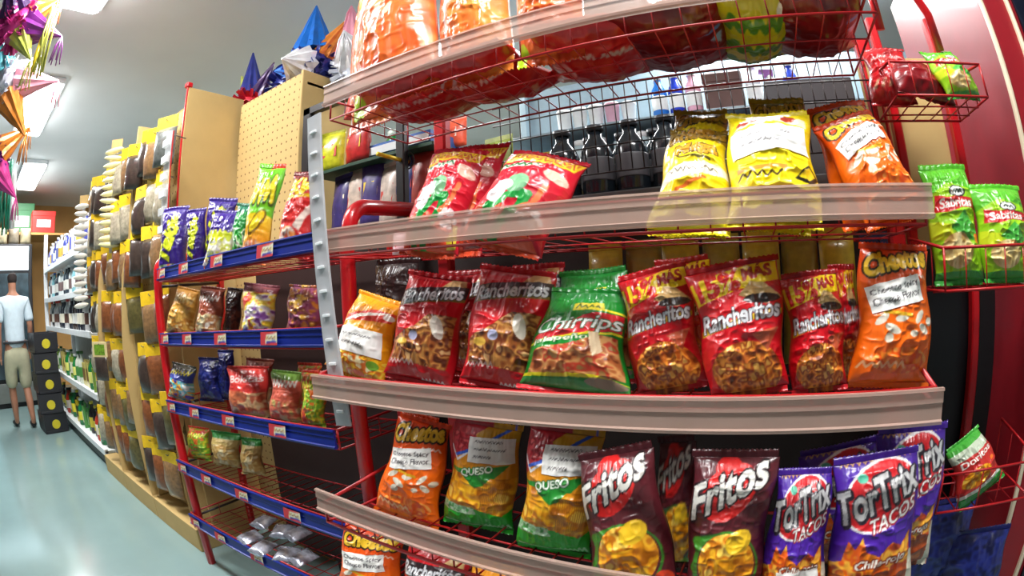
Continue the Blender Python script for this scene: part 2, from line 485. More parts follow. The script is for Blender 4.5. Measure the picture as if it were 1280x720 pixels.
def a_crunch():
    c = Cv((204, 26, 48))
    c.poly([(.06, .74), (.94, .82), (.99, .95), (.1, .93)], (244, 200, 40))
    c.poly([(.09, .77), (.92, .84), (.95, .93), (.14, .91)], (226, 120, 50))
    c.scribble(.14, .92, .85, .13, 14, .016, (252, 220, 50), .06, 11); c.scribble(.14, .92, .845, .10, 14, .006, (190, 50, 40), .06, 11)
    c.poly([(.08, .66), (.62, .72), (.62, .77), (.08, .71)], (240, 236, 220)); c.scribble(.1, .6, .7, .045, 12, .009, (30, 110, 60), .09, 12)
    c.poly([(.0, 0), (1, 0), (.8, .2), (.4, .3), (.0, .26)], (226, 84, 50))
    c.ell(.82, .68, .14, .06, (236, 190, 170), -20)
    c.line([(.25, .06), (.3, .26), (.5, .38), (.68, .42), (.66, .3), (.5, .16), (.42, .05)], .036, (24, 148, 60))
    c.ell(.5, .5, .14, .1, (120, 176, 130)); c.ell(.3, .4, .12, .1, (238, 226, 226)); c.ell(.36, .47, .1, .05, (246, 240, 240))
    for k in range(6): c.ell(.8 + .09 * math.cos(k * 1.05), .26 + .05 * math.sin(k * 1.05), .055, .03, (248, 240, 240), k * 60)
    c.line([(.66, .3), (.78, .36), (.8, .55)], .02, (236, 120, 70))
    return c
def a_gold():
    c = Cv((216, 140, 24))
    c.rect(0, 1, .86, 1.1, (200, 150, 30)); c.poly([(0, .74), (.6, 1), (0, 1)], (168, 28, 42)); c.poly([(.02, .62), (.3, .8), (.34, .9), (.5, .98), (.2, .99), (0, .8)], (176, 34, 48))
    c.chips(c.ellm(.2, .84, .18, .1), [(160, 24, 40), (196, 50, 60), (140, 14, 30), (220, 90, 90)], 12, 41)
    c.line([(.02, .76), (.12, .66), (.32, .76)], .01, (232, 232, 240)); c.line([(.1, .7), (.3, .76), (.9, .98)], .012, (40, 90, 200))
    c.poly([(0, .58), (.9, .68), (.6, .5), (.45, .46)], (40, 140, 50))
    c.text('QUESO', .44, .6, .48, .075, (232, 240, 226), 14, .1, .03, (20, 90, 30), 2)
    c.chips((c.V < .56) & (c.V > .2) & ~c.polym([(.2, .56), (.7, .6), (.55, .48), (.45, .45)]), GLD, 5, 43)
    for k in range(14): c.line([(.56 + .024 * k, .26), (.58 + .024 * k, .52)], .003, (190, 116, 20))
    c.poly([(0, 0), (1, 0), (1, .26), (.86, .2), (.5, .26), (0, .27)], (30, 176, 36))
    c.chips(c.polym([(0, .18), (.5, .2), (.46, .27), (0, .27)]), [(120, 190, 120), (190, 220, 190), (70, 160, 70)], 18, 44)
    c.scribble(.6, .96, .07, .05, 12, .008, (170, 220, 170), .03, 45); c.rect(.04, .62, .055, .068, (190, 220, 180))
    return c
def a_frito():
    c = Cv((92, 32, 40))
    c.rect(0, 1, .92, 1.1, (74, 26, 32))
    c.ell(.46, .76, .34, .15, (222, 36, 34), 28); c.ell(.44, .89, .16, .07, (206, 30, 30))
    c.text('Fritos', .46, .79, .92, .2, (240, 238, 230), 24, .35, .03, (36, 22, 26), 4)
    c.line([(.1, .28), (.2, .38), (.14, .46), (.4, .5)], .03, (60, 140, 40)); c.ell(.5, .3, .42, .24, (60, 130, 40), 20); c.ell(.52, .31, .37, .22, (92, 32, 40), 20)
    c.chips(c.ellm(.52, .32, .35, .21, 20), GLD, 6, 51); c.ell(.66, .48, .16, .07, (242, 196, 40), 20)
    c.line([(.1, .1), (.5, .08), (.8, .07)], .035, (110, 170, 50)); c.chips(c.ellm(.4, .13, .28, .06, -6), GLD, 8, 52)
    c.ell(.88, .12, .1, .07, (220, 70, 40), 20); c.line([(.72, .03), (.84, .08), (.94, .06)], .012, (236, 220, 214))
    return c
def a_tortrix():
    c = Cv((76, 34, 158))
    c.rect(0, 1, .93, 1.1, (66, 30, 140)); c.scribble(.08, .9, .945, .03, 24, .004, (200, 160, 90), .02, 61)
    c.ell(.5, .75, .46, .2, (236, 232, 232), 22); c.ell(.5, .75, .43, .182, (208, 32, 40), 22)
    c.ell(.3, .86, .06, .03, (90, 190, 160))
    c.text('TorTrix', .47, .76, 1.0, .2, (206, 206, 206), 17, .12, .03, (46, 40, 50), 4, 0, (3, -3))
    c.text('TACOS', .64, .62, .58, .085, (240, 240, 236), 17, .3, .02, (150, 30, 40), 3)
    m = c.polym([(.12, .36), (.16, .5), (.24, .44), (.3, .52), (.36, .42), (.5, .38), (.66, .46), (.78, .42), (.9, .5), (.92, .36), (.98, .3), (.98, 0), (0, 0), (0, .34)])
    c.chips(m, [(236, 130, 20), (222, 90, 20), (246, 180, 60), (180, 60, 20)], 7, 62)
    c.chips(c.V < .26, [(120, 44, 16), (180, 80, 30), (150, 60, 20), (206, 110, 50)], 5, 63)
    c.text('Chile-rojo', .55, .33, .6, .075, (240, 236, 226), 3, .2, .03, (150, 50, 20), 3)
    c.poly([(.86, 0), (.98, 0), (.99, .34), (.92, .36)], (226, 220, 200))
    return c
def a_takis():
    c = Cv((52, 30, 122))
    c.text('Takis', .42, .52, 1.15, .34, (206, 216, 40), 68, .1, .06, (20, 14, 50), 4)
    c.chips(c.V < .16, [(230, 120, 40), (230, 230, 220), (120, 170, 60), (90, 60, 150)], 7, 71)
    return c
def a_takisw():
    c = Cv((58, 34, 130))
    c.chips(c.V < .56, [(240, 238, 230), (232, 226, 200), (206, 214, 60), (246, 244, 240)], 6, 72)
    c.scribble(.1, .9, .5, .2, 9, .03, (206, 210, 40), .0, 73); c.chips(c.V < .14, [(226, 110, 60), (240, 230, 220), (120, 60, 120)], 8, 74)
    return c
def a_papas():
    c = Cv((110, 196, 36))
    c.poly([(.5, .92), (1, .98), (1, 1.01), (.5, 1.01)], (216, 70, 40))
    c.scribble(.1, .9, .66, .3, 8, .05, (40, 60, 20), .05, 81); c.scribble(.1, .9, .67, .3, 8, .032, (236, 220, 40), .05, 81)
    c.grad(c.V < .44, (236, 120, 40), (244, 210, 40), .0, .44); c.ell(.55, .36, .34, .08, (110, 80, 20), 30); c.ell(.55, .37, .28, .06, (246, 214, 40), 30)
    c.chips(c.ellm(.5, .1, .46, .1), [(240, 150, 80), (250, 220, 190), (230, 100, 60)], 7, 82)
    return c
def a_kiss():
    c = Cv((206, 46, 44))
    c.rect(0, 1, .84, 1.1, (120, 40, 40)); c.line([(.05, .62), (.98, .68)], .02, (240, 200, 40))
    c.text('Kis', .5, .78, .85, .24, (244, 206, 40), 6, .1, .06, (90, 30, 30), 3)
    c.poly([(.5, .3), (.95, .6), (.98, .5), (.7, .26)], (240, 228, 214)); c.chips(c.ellm(.34, .16, .32, .14), [(230, 140, 60), (240, 226, 210), (214, 90, 50)], 6, 84)
    return c
def simple(base, cols, f, seed, lo=0.0, hi=.6, scr=None, top=None, txt=None):
    c = Cv(base)
    c.chips((c.V > lo) & (c.V < hi + .08 * vnoise(c.U, c.V, 5, seed)), cols, f, seed)
    if top is not None: c.rect(0, 1, .82, 1.1, top)
    if scr is not None and txt is None: c.scribble(.1, .9, .75, .15, 13, .014, scr, .03, seed)
    if txt is not None: c.text(txt, .5, .75, .84, .14, scr or (240, 240, 240), 4, .2, .02)
    return c
def a_sabri():
    c = Cv((150, 206, 30))
    c.poly([(0, .7), (.4, .8), (1, .74), (1, 1.01), (0, 1.01)], (90, 186, 44))
    c.poly([(.3, .42), (.62, .56), (.98, .36), (1, .3), (.5, .34)], (70, 170, 60)); c.poly([(0, .5), (.3, .44), (.36, .3), (0, .36)], (206, 224, 40))
    c.ell(.56, .72, .18, .05, (60, 60, 60)); c.ell(.56, .72, .15, .04, (226, 230, 226)); c.scribble(.46, .66, .72, .04, 6, .006, (60, 70, 60), 0, 4)
    c.poly([(.06, .56), (.1, .7), (.3, .67), (.95, .68), (.96, .58), (.6, .58), (.3, .54)], (196, 30, 38))
    c.text('Sabritas', .5, .625, .68, .085, (242, 240, 232), 2, .1, .03)
    c.chips(c.ellm(.42, .25, .3, .13), [(226, 196, 120), (240, 220, 160), (200, 160, 90)], 5, 91); c.ell(.86, .34, .07, .04, (230, 110, 30))
    c.rect(0, 1, 0, .1, (60, 160, 60))
    return c
def a_dorit():
    c = Cv((200, 50, 44))
    c.rect(0, 1, .86, 1.1, (70, 170, 60)); c.rect(0, 1, .72, .86, (200, 214, 190)); c.rect(0, 1, 0, .18, (40, 150, 50)); c.rect(0, 1, .18, .24, (230, 232, 220))
    c.text('Doritos', .5, .66, .8, .1, (246, 236, 226), 3, .1, .03, (180, 30, 30), 2)
    c.chips(c.ellm(.38, .4, .32, .13), GLD, 5, 93); c.ell(.8, .5, .05, .03, (240, 120, 40))
    return c
def a_bigor():
    c = Cv((226, 104, 40))
    c.chips((c.V > .0) & (c.V < 1), [(206, 72, 30), (232, 112, 44), (222, 92, 36), (240, 140, 70)], 4, 101)
    c.poly([(0, .2), (.1, .3), (.3, .7), (.5, 1), (0, 1)], (248, 240, 226)); c.poly([(0, .8), (.3, .78), (.6, 1.01), (0, 1.01)], (244, 206, 40))
    c.poly([(0, .86), (.3, .9), (.3, 1.01), (0, 1.01)], (222, 70, 60))
    for u, v in ((.4, .52), (.5, .56), (.46, .48), (.6, .44)): c.ell(u, v, .07, .02, (250, 216, 180), 40)
    c.ell(.06, .05, .12, .06, (180, 220, 40))
    return c
def a_bigor2():
    c = Cv((226, 110, 44))
    c.chips(c.V < 1, [(210, 80, 30), (232, 116, 44), (240, 150, 60)], 4, 103)
    c.poly([(0, .9), (.2, .72), (.9, .5), (1.01, .7), (1.01, 1.01), (0, 1.01)], (244, 214, 40)); c.ell(.66, .7, .2, .06, (206, 140, 150), -30); c.line([(.5, .78), (.7, .66), (.9, .62)], .01, (70, 40, 60))
    c.line([(.04, 0), (.05, 1)], .015, (236, 220, 214)); c.line([(.22, 0), (.2, 1)], .012, (230, 210, 206))
    return c
def a_redflat():
    c = Cv((190, 22, 30))
    c.chips(c.V < 1, [(170, 14, 24), (200, 30, 36), (186, 20, 28), (196, 60, 50)], 5, 105)
    c.scribble(.12, .5, .7, .06, 14, .008, (206, 176, 170), .04, 106); c.scribble(.56, .9, .7, .06, 12, .008, (206, 176, 170), .04, 107)
    for k in range(5): c.poly([(.1 + .16 * k, .2), (.2 + .16 * k, .34), (.26 + .16 * k, .32), (.16 + .16 * k, .18)], (206, 150, 120))
    return c
def a_darkred():
    c = Cv((120, 10, 20))
    c.chips(c.V < 1, [(104, 8, 16), (132, 12, 22), (116, 8, 18)], 3, 107)
    c.poly([(.82, .6), (.95, .62), (.9, .5)], (150, 180, 220)); c.rect(.8, .96, .66, .7, (90, 130, 190))
    return c
def a_yelgreen():
    c = Cv((206, 196, 30))
    for k in range(3): c.text('sabores', .5, .2 + .28 * k, .8, .15, (70, 130, 40), 3, .1, .03, (226, 220, 80), 2) if k == 99 else c.scribble(.08, .92, .2 + .28 * k, .15, 10, .03, (80, 140, 40), 0, 108 + k)
    c.ell(.85, .85, .1, .06, (240, 236, 226))
    return c
ARTF = dict(puff=a_puff, ranch=a_ranch, ranch15=a_ranch15, churr=a_churr, cheeto=a_cheeto, cheetoy=a_cheetoy, cheetoy2=a_cheetoy2, crunch=a_crunch,
    gold=a_gold, frito=a_frito, tortrix=a_tortrix, takis=a_takis, takisw=a_takisw, papas=a_papas, kiss=a_kiss, sabri=a_sabri, dorit=a_dorit,
    bigor=a_bigor, bigor2=a_bigor2, redflat=a_redflat, darkred=a_darkred, yelgreen=a_yelgreen,
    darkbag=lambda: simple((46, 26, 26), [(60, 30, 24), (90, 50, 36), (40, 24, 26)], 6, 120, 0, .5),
    greenbag=lambda: simple((30, 140, 60), [(40, 150, 60), (70, 180, 70), (230, 236, 220), (30, 120, 60)], 5, 121, .1, .5, None, (30, 110, 80)),
    tanbag=lambda: simple((214, 156, 66), [(206, 150, 60), (226, 180, 90), (190, 120, 40), (240, 214, 150)], 5, 122, 0, .55, (236, 206, 140), (196, 140, 60)),
    brownbag=lambda: simple((150, 74, 52), [(232, 216, 180), (216, 190, 140), (190, 130, 80), (240, 232, 214)], 5, 123, 0, .42, (232, 226, 220), (130, 60, 44)),
    purplemix=lambda: simple((110, 60, 120), [(220, 60, 50), (240, 214, 60), (236, 230, 226), (120, 70, 140)], 5, 124, .0, .9, None, (150, 80, 90)),
    orangemix=lambda: simple((176, 96, 50), [(206, 130, 50), (150, 70, 110), (120, 60, 40), (220, 170, 60)], 5, 125, .0, .95),
    bluemix=lambda: simple((60, 70, 150), [(230, 226, 220), (90, 190, 210), (240, 160, 40), (70, 60, 160)], 5, 126, 0, .5, (226, 214, 60), (70, 70, 60)),
    navybag=lambda: simple((18, 24, 88), [(20, 26, 96), (34, 46, 130), (14, 18, 66)], 6, 127, 0, .9, None),
    redchip=lambda: simple((206, 56, 50), [(206, 160, 110), (226, 190, 140), (190, 90, 60), (214, 120, 80)], 5, 128, 0, .45, (244, 232, 226), None, 'Bokitas'),
    redchip2=lambda: simple((206, 96, 76), [(230, 214, 170), (206, 90, 70), (214, 130, 90), (190, 170, 100)], 5, 129, 0, .4, (240, 234, 226), (110, 150, 60)),
    chilired=lambda: simple((206, 60, 36), [(196, 50, 30), (226, 120, 40), (120, 180, 50), (226, 220, 60)], 5, 130, 0, .9, (230, 236, 70)),
    greentop=lambda: simple((206, 180, 110), [(214, 190, 120), (190, 150, 80), (232, 216, 170)], 5, 131, 0, .6, None, (30, 130, 50)),
)
_ART = {}
def art(kind):
    if kind not in _ART: _ART[kind] = ARTF[kind]().a
    return _ART[kind]
def tolin(a):
    a = np.clip(a / 255.0, 0, 1)
    return np.where(a <= .04045, a / 12.92, ((a + .055) / 1.055) ** 2.4)
def sample(img, U, V, k=1):
    """box-averaged lookup of the canvas at points U, V"""
    H, W, _ = img.shape
    if k > 1:
        pad = k // 2
        p = np.pad(img, ((pad, pad), (pad, pad), (0, 0)), 'edge'); acc = 0
        for i in range(k):
            for j in range(k): acc = acc + p[i:i + H, j:j + W]
        img = acc / (k * k)
    x = np.clip((U * W - .5).round().astype(int), 0, W - 1); y = np.clip((V * H - .5).round().astype(int), 0, H - 1)
    return img[y, x]

def grid_mesh(name, P, colr, faces, m, smooth=True):
    me = bpy.data.meshes.new(name)
    me.from_pydata(P.reshape(-1, 3).tolist(), [], faces)
    at = me.color_attributes.new('Col', 'FLOAT_COLOR', 'POINT')
    c = np.ones((len(P), 4)); c[:, :3] = colr
    at.data.foreach_set('color', c.ravel())
    me.polygons.foreach_set('use_smooth', [smooth] * len(me.polygons))
    me.materials.append(m)
    return me

def seal_mesh(name, w, hgt, row, up, seed, n=40):
    """crimped end seal: a thin ribbed strip with a pinked edge; it starts at z=0 and runs up (or down)"""
    us = np.linspace(0, 1, n); th = .0012
    rib = .0012 * np.sin(us * n * 1.3) + .004 * np.sin(us * 5 + seed)
    d = 1 if up else -1
    zig = hgt * (1 + .10 * ((np.arange(n) % 2) * 2 - 1))
    P = []
    for f in (-1, 1):
        for k in range(3):
            z = (zig if k == 2 else np.full(n, hgt * k / 2)) * d
            P.append(np.stack([(us - .5) * w, rib * (.5 + .5 * k / 2) + f * th, z], 1))
    P = np.concatenate(P); F = []
    for f in (0, 1):
        for k in range(2):
            for i in range(n - 1):
                a = (f * 3 + k) * n + i; q = (a, a + 1, a + n + 1, a + n)
                F.append(q if f == (0 if up else 1) else q[::-1])
    for i in range(n - 1):
        F.append((2 * n + i, 2 * n + i + 1, 5 * n + i + 1, 5 * n + i))
    colr = np.tile(sample(row, us, np.full(n, .5)), (6, 1))
    return grid_mesh(name, P, tolin(colr), F, FILM)

def make_bag(kind, loc, yaw, lean, roll, h, wb, wt, T, nu, nv, seed, label, group, cat='chip bag', name='chip_bag', stickers=(), wr=.85, coat=None):
    t = empty(name, loc)
    t.rotation_euler = (Matrix.Rotation(R(yaw), 3, 'Z') @ Matrix.Rotation(R(-lean), 3, 'X') @ Matrix.Rotation(R(roll), 3, 'Y')).to_euler()
    tag(t, label, cat, group)
    img = art(kind); s0 = .045
    us = np.linspace(0, 1, nu); vs = np.linspace(0, 1, nv); U, V = np.meshgrid(us, vs)
    def wid(v): return (wb + (wt - wb) * v) * (1 - .05 * np.sin(np.pi * v))
    prof = np.clip(4 * U * (1 - U), 0, 1) ** .62
    pv = np.clip(np.sin(np.pi * V), 0, 1) ** .6 * (1.14 - .28 * V)
    rr = np.random.RandomState(seed)
    cr = 0
    for k in range(4):
        f = rr.uniform(2.0, 6.5); ph = rr.rand() * 6.28; sl = rr.uniform(-1.6, 1.6)
        cr = cr + (1 - np.abs(np.sin(np.pi * (f * (U - .5) * (1 + .6 * V) + sl * V) + ph))) ** 2.2
    win = np.exp(-V / .2) + np.exp(-(1 - V) / .2)
    n1 = vnoise(U, V * h / max(wb, .05), 5, seed + 7); n2 = vnoise(U + .3, V * h / max(wb, .05) + .2, 11, seed + 9)
    rid = (1 - np.abs(2 * n1 - 1)) ** 3 * .0065 + (1 - np.abs(2 * n2 - 1)) ** 3 * .003
    disp = T * prof * pv + wr * (.0032 * cr * win + rid) * np.clip(prof * 1.4, 0, 1) * np.clip(pv * 1.6, 0, 1)
    z = (s0 + V * (1 - 2 * s0)) * h
    x = (U - .5) * wid(V) + .004 * np.sin(V * 9 + seed) * (np.abs(U - .5) * 2)
    yc = .004 * np.sin(U * 5 + seed) * (1 - pv)
    P = np.stack([x, yc - disp, z], -1)
    # back sheet shares the two side columns
    nb = 6
    ub = np.linspace(0, 1, nb + 2)[1:-1]; UB, VB = np.meshgrid(ub, vs)
    pb = np.clip(4 * UB * (1 - UB), 0, 1) ** .62 * np.clip(np.sin(np.pi * VB), 0, 1) ** .6
    B = np.stack([(UB - .5) * wid(VB), .3 * T * pb + .001, (s0 + VB * (1 - 2 * s0)) * h], -1)
    col_f = tolin(sample(img, U, s0 + V * (1 - 2 * s0), 2 if nu >= 90 else max(2, int(200 / nu))))
    col_b = tolin(sample(img, np.full(UB.shape, .03), s0 + VB * (1 - 2 * s0), 3))
    PP = np.concatenate([P.reshape(-1, 3), B.reshape(-1, 3)]); CC = np.concatenate([col_f.reshape(-1, 3), col_b.reshape(-1, 3)])
    idx = np.arange(nu * nv).reshape(nv, nu); ib = nu * nv + np.arange(nb * nv).reshape(nv, nb)
    F = np.stack([idx[:-1, :-1], idx[:-1, 1:], idx[1:, 1:], idx[1:, :-1]], -1).reshape(-1, 4)
    bk = np.concatenate([idx[:, :1], ib, idx[:, -1:]], 1)
    F2 = np.stack([bk[:-1, 1:], bk[:-1, :-1], bk[1:, :-1], bk[1:, 1:]], -1).reshape(-1, 4)
    F = F.tolist() + F2.tolist()
    F.append(list(bk[0]) + list(idx[0, -2:0:-1])); F.append(list(bk[-1][::-1]) + list(idx[-1, 1:-1]))
    link('pouch', grid_mesh('pouch', PP, CC, F, FILM), t)
    hs = s0 * h
    o = link('top_seal', seal_mesh('top_seal', wt, hs, img[-6:], True, seed), t); o.location = (0, .0, h - hs)
    o = link('bottom_seal', seal_mesh('bottom_seal', wb, hs * .9, img[:6], False, seed + 3), t); o.location = (0, .0, hs)
    # stickers follow the pouch's front
    dU = np.gradient(P, axis=1); dV = np.gradient(P, axis=0)
    N = np.cross(dU, dV); N /= np.linalg.norm(N, axis=-1, keepdims=True) + 1e-9
    for (u0, v0, sw, sh, rot, cvs, nm) in stickers:
        gw, gh = (44, 26) if nu >= 90 else (14, 9)
        A, Bv = np.meshgrid(np.linspace(-.5, .5, gw), np.linspace(-.5, .5, gh)); a = R(rot); asp = wb / h
        ax = A * sw * asp; ay = Bv * sh
        uu = u0 + (ax * math.cos(a) - ay * math.sin(a)) / asp; vv = v0 + ax * math.sin(a) + ay * math.cos(a)
        vv = (vv - s0) / (1 - 2 * s0)
        fx = np.clip(uu, 0, 1) * (nu - 1); fy = np.clip(vv, 0, 1) * (nv - 1)
        i = np.minimum(fx.astype(int), nu - 2); j = np.minimum(fy.astype(int), nv - 2); fx = (fx - i)[..., None]; fy = (fy - j)[..., None]
        def bil(G): return (G[j, i] * (1 - fx) + G[j, i + 1] * fx) * (1 - fy) + (G[j + 1, i] * (1 - fx) + G[j + 1, i + 1] * fx) * fy
        S = bil(P) + bil(N) * .0016
        cc = tolin(sample(cvs, A + .5, Bv + .5, 2))
        q = np.arange(gw * gh).reshape(gh, gw)
        SF = np.stack([q[:-1, :-1], q[:-1, 1:], q[1:, 1:], q[1:, :-1]], -1).reshape(-1, 4).tolist()
        so = link(nm, grid_mesh(nm, S.reshape(-1, 3), cc.reshape(-1, 3), SF, PAPER), t)
        so['label'] = 'white paper sticker with printed lines'
    return t

def sticker_cv(lines, base=(238, 238, 234), ink=(70, 66, 70)):
    c = Cv(base, 176, 104, 1.7)
    n = len(lines)
    for i, l in enumerate(lines):
        v = .84 - .3 * i if n > 2 else .7 - .34 * i
        if l.startswith('~'): c.scribble(.12, .12 + .76 * float(l[1:]), v, .13, int(26 * float(l[1:])), .012, ink, 0, 200 + i)
        else: c.text(l, .5, v, .9, .27, ink, 0, 0, .02)
    return c.a
STK = {
 'cheese': (sticker_cv(['Cheetos Spicy', 'Cheese Flavor']),),
 'blank': (sticker_cv(['~.9', '~.7']),),
 'ched': (sticker_cv(['~.8', '~.9', '~.5']),),
 'plain': (sticker_cv([]),),
}
STICKERS = {
 'puff': ((.5, .43, .8, .27, 4, 'blank'),),
 'cheeto': ((.45, .64, .72, .18, 12, 'cheese'),),
 'cheetoy2': ((.5, .6, .86, .26, 4, 'blank'),),
 'gold': ((.62, .78, .66, .2, 3, 'ched'),),
}

# ---------------------------------------------------------------- red wire snack racks
def arc(c, r, a0, a1, n, plane):
    out = []
    for i in range(n + 1):
        a = R(a0 + (a1 - a0) * i / n)
        p = list(c); p[plane[0]] += r * math.cos(a); p[plane[1]] += r * math.sin(a); out.append(tuple(p))
    return out

def basket(root, x0, x1, yf, yb, z, fh, back=0.0, mwire=REDW, step=.05, sh=None, name='wire_basket', r=.0032, nside=4):
    """wire shelf: rim rods, side rods, floor rods front to back, low front fence"""
    b = MB(); sh = sh or fh
    b.tube([(x0, yf, z), (x1, yf, z)], r * 1.5, 6)
    b.tube([(x0, yf, z + fh), (x1, yf, z + fh)], r * 1.5, 6)
    b.tube([(x0, yb, z), (x1, yb, z)], r * 1.5, 6)
    for x in (x0, x1):
        b.tube([(x, yf, z), (x, yb, z)], r * 1.4, 6); b.tube([(x, yf, z + fh), (x, yb, z + sh)], r * 1.7, 6)
        b.tube([(x, yb, z), (x, yb, z + sh)], r * 1.4, 6); b.tube([(x, yf, z), (x, yf, z + fh)], r * 1.4, 6)
        n = nside
        for i in range(1, n):
            y = yf + (yb - yf) * i / n; b.tube([(x, y, z), (x, y, z + fh + (sh - fh) * i / n)], r * .8, 5)
    n = int(round((x1 - x0) / step))
    for i in range(1, n):
        x = x0 + (x1 - x0) * i / n
        b.tube([(x, yf, z + fh), (x, yf, z), (x, yb, z)], r * .8, 5)
    for k in (1, 2):
        y = yf + (yb - yf) * k / 3; b.tube([(x0, y, z - .004), (x1, y, z - .004)], r, 5)
    if back:
        b.tube([(x0, yb, z + back), (x1, yb, z + back)], r, 6)
        for i in range(0, n + 1):
            x = x0 + (x1 - x0) * i / n; b.tube([(x, yb, z), (x, yb, z + back)], r * .7, 5)
    return b.build(name, mwire, root)

def price_rail(x0, x1, y, z0, z1, m, parent):
    """extruded label holder: face plate with a lip above and below and a rib"""
    prof = [(0, z0), (-.010, z0 + .002), (-.011, z0 + .007), (-.006, z0 + .009), (-.004, (z0 + z1) / 2 + .004), (-.0065, (z0 + z1) / 2 + .006),
            (-.005, z1 - .006), (-.009, z1 - .004), (-.008, z1), (0, z1), (.0015, z1 - .004), (-.001, (z0 + z1) / 2), (.0015, z0 + .004)]
    v = [(x, y + p[0], p[1]) for x in (x0, x1) for p in prof]; n = len(prof)
    f = [tuple(range(n)), tuple(range(2 * n - 1, n - 1, -1))] + [(i, i + n, (i + 1) % n + n, (i + 1) % n) for i in range(n)]
    return MB().add(v, f).build('price_rail', m, parent)

rack = empty('snack_rack', (-.28, .95, 0))
tag(rack, 'large red wire snack rack with frosted price rails, full of chip bags', 'snack rack')
def at(o): o.location = tuple(-a for a in rack.location); return o
RX0, RX1 = -.862, .283
SH = [(1.543, .775, 1.07, 0), (1.190, .757, 1.12, .026), (.940, .722, 1.12, .004), (.572, .685, 1.12, .045), (.31, .665, 1.12, 0)]   # height, front, back, slight sag to the right
for i, (z, yf, yb, sag) in enumerate(SH):
    x0, x1 = RX0, RX1
    bk = basket(rack, x0, x1, yf, yb, 0, .018 if i == 2 else .05, sh=.10 if i else .06, r=.0028 if i > 1 else .0018, nside=2 if i else 3)
    bk.location = Vector((0, 0, z + sag * .3)) - rack.location; bk.rotation_euler = (0, sag, 0)
    bk['label'] = ('top', 'upper', 'middle', 'lower', 'bottom')[i] + ' red wire shelf'
    zl = (.035, .007, -.034, .03, .003)[i]
    pr = price_rail(x0 - .015, x1 + .012, yf - .006, zl, zl + (.052 if i == 1 else .055), LIP, bk)
    pr['label'] = 'frosted plastic price rail'
for sx in (-1, 1):
    x = RX0 - .02 if sx < 0 else RX1 + .035
    P = [(x - (.0 if sx < 0 else 0), .86, 0), (x - .01 * (sx < 0), .86, 1.27)] + arc((x, .92, 1.29), .06, 180, 100, 6, (1, 2)) + [(x, 1.16, 1.365)]
    if sx > 0:
        P = [(x, 1.13, 0), (x, 1.13, 1.0)]
    at(MB().tube(P, .02, 12).build('side_frame', RED, rack))
for x in (-.80, .345):
    at(MB().rbox(x - .02, x + .02, 1.13, 1.165, 0, 1.66, .006).build('rear_post', RED, rack))
at(MB().rbox(-.80, .345, 1.135, 1.16, .08, .13, .004).build('rear_rail', RED, rack))
for sx, x in ((-1, RX0 - .02), (1, RX1 + .035)):
    for z in (.56, .88, 1.19):
        at(MB().tube([(x, 1.14, z + .05), (x, .87, z + .035)], .008, 8).build('shelf_arm', RED, rack))
# welded wire back behind the upper shelf and the top basket
b = MB()
for i in range(34): b.tube([(-.60 + .028 * i, 1.125, 1.385), (-.60 + .028 * i, 1.125, 1.60)], .0016, 5)
for z in (1.385, 1.45, 1.50, 1.55, 1.60): b.tube([(-.62, 1.122, z), (.335, 1.122, z)], .002, 5)
o = at(b.build('wire_back', DARKW, rack)); o['label'] = 'dark welded wire back panel'

# the rack with blue rails
rack2 = empty('snack_rack', (-1.49, 1.0, 0))
tag(rack2, 'smaller red snack rack with blue price rails, left of the big red rack', 'snack rack')
def at2(o): o.location = tuple(-a for a in rack2.location); return o
LX0, LX1 = -2.03, -.93
def rail_logo(parent, x, y, z, h):
    """small red and white brand flash on the blue card, too blurred to read"""
    c = Cv((206, 50, 60), 60, 40, 1.5); c.poly([(.3, .1), (1, .2), (1, .9), (.36, .8)], (226, 222, 200)); c.poly([(.36, .1), (.98, .2), (.9, .36), (.4, .3)], (20, 50, 160))
    c.scribble(.34, .96, .54, .4, 6, .05, (230, 214, 120), .1, int(abs(x) * 100)); c.scribble(.38, .9, .5, .26, 5, .03, (120, 70, 90), .1, int(abs(x) * 70))
    U, V = np.meshgrid(np.linspace(0, 1, 16), np.linspace(0, 1, 9)); w = h * 2.3
    P = np.stack([x + (U - .5) * w + (V - .5) * h * .15, np.full(U.shape, y), z + V * h], -1)
    q = np.arange(U.size).reshape(U.shape); F = np.stack([q[:-1, :-1], q[:-1, 1:], q[1:, 1:], q[1:, :-1]], -1).reshape(-1, 4).tolist()
    return link('rail_flash', grid_mesh('rail_flash', P.reshape(-1, 3), tolin(sample(c.a, U, V, 3)).reshape(-1, 3), F, PAPER), parent)
for i, (z, yf, tilt) in enumerate(((1.229, .825, .010), (.971, .825, .034), (.700, .82, .050), (.444, .82, .045), (.195, .82, .05))):
    bk = basket(rack2, LX0, LX1, yf, 1.13, 0, .05, sh=.06, step=.05, r=.0022, nside=2)
    bk.location = Vector((LX0 * (1 - math.cos(tilt)), 0, z + LX0 * math.sin(tilt) * -1)) - rack2.location; bk.rotation_euler = (0, -tilt, 0)
    bk['label'] = 'wire shelf with a blue price rail'
    pr = price_rail(LX0 + .005, LX1, yf - .008, .002, .052, BLUE, bk); pr['label'] = 'blue card price rail'
    for x in (-1.96, -1.73, -1.46, -1.17):
        rail_logo(pr, x, yf - .021, .010, .036)
P = [(-1.99, .84, 0), (-2.005, .84, .4), (-2.05, .84, .8), (-2.085, .84, 1.15)] + arc((-2.09, .90, 1.27), .06, 180, 95, 6, (1, 2)) + [(-2.09, 1.14, 1.335)]
at2(MB().tube(P, .02, 12).build('side_frame', RED, rack2))
at2(MB().tube([(-.945, 1.14, 0), (-.945, 1.14, 1.31)], .018, 10).build('side_frame', RED, rack2))
for x in (-2.06, -1.0): at2(MB().rbox(x - .015, x + .015, 1.14, 1.17, 0, 1.33, .005).build('rear_post', RED, rack2))
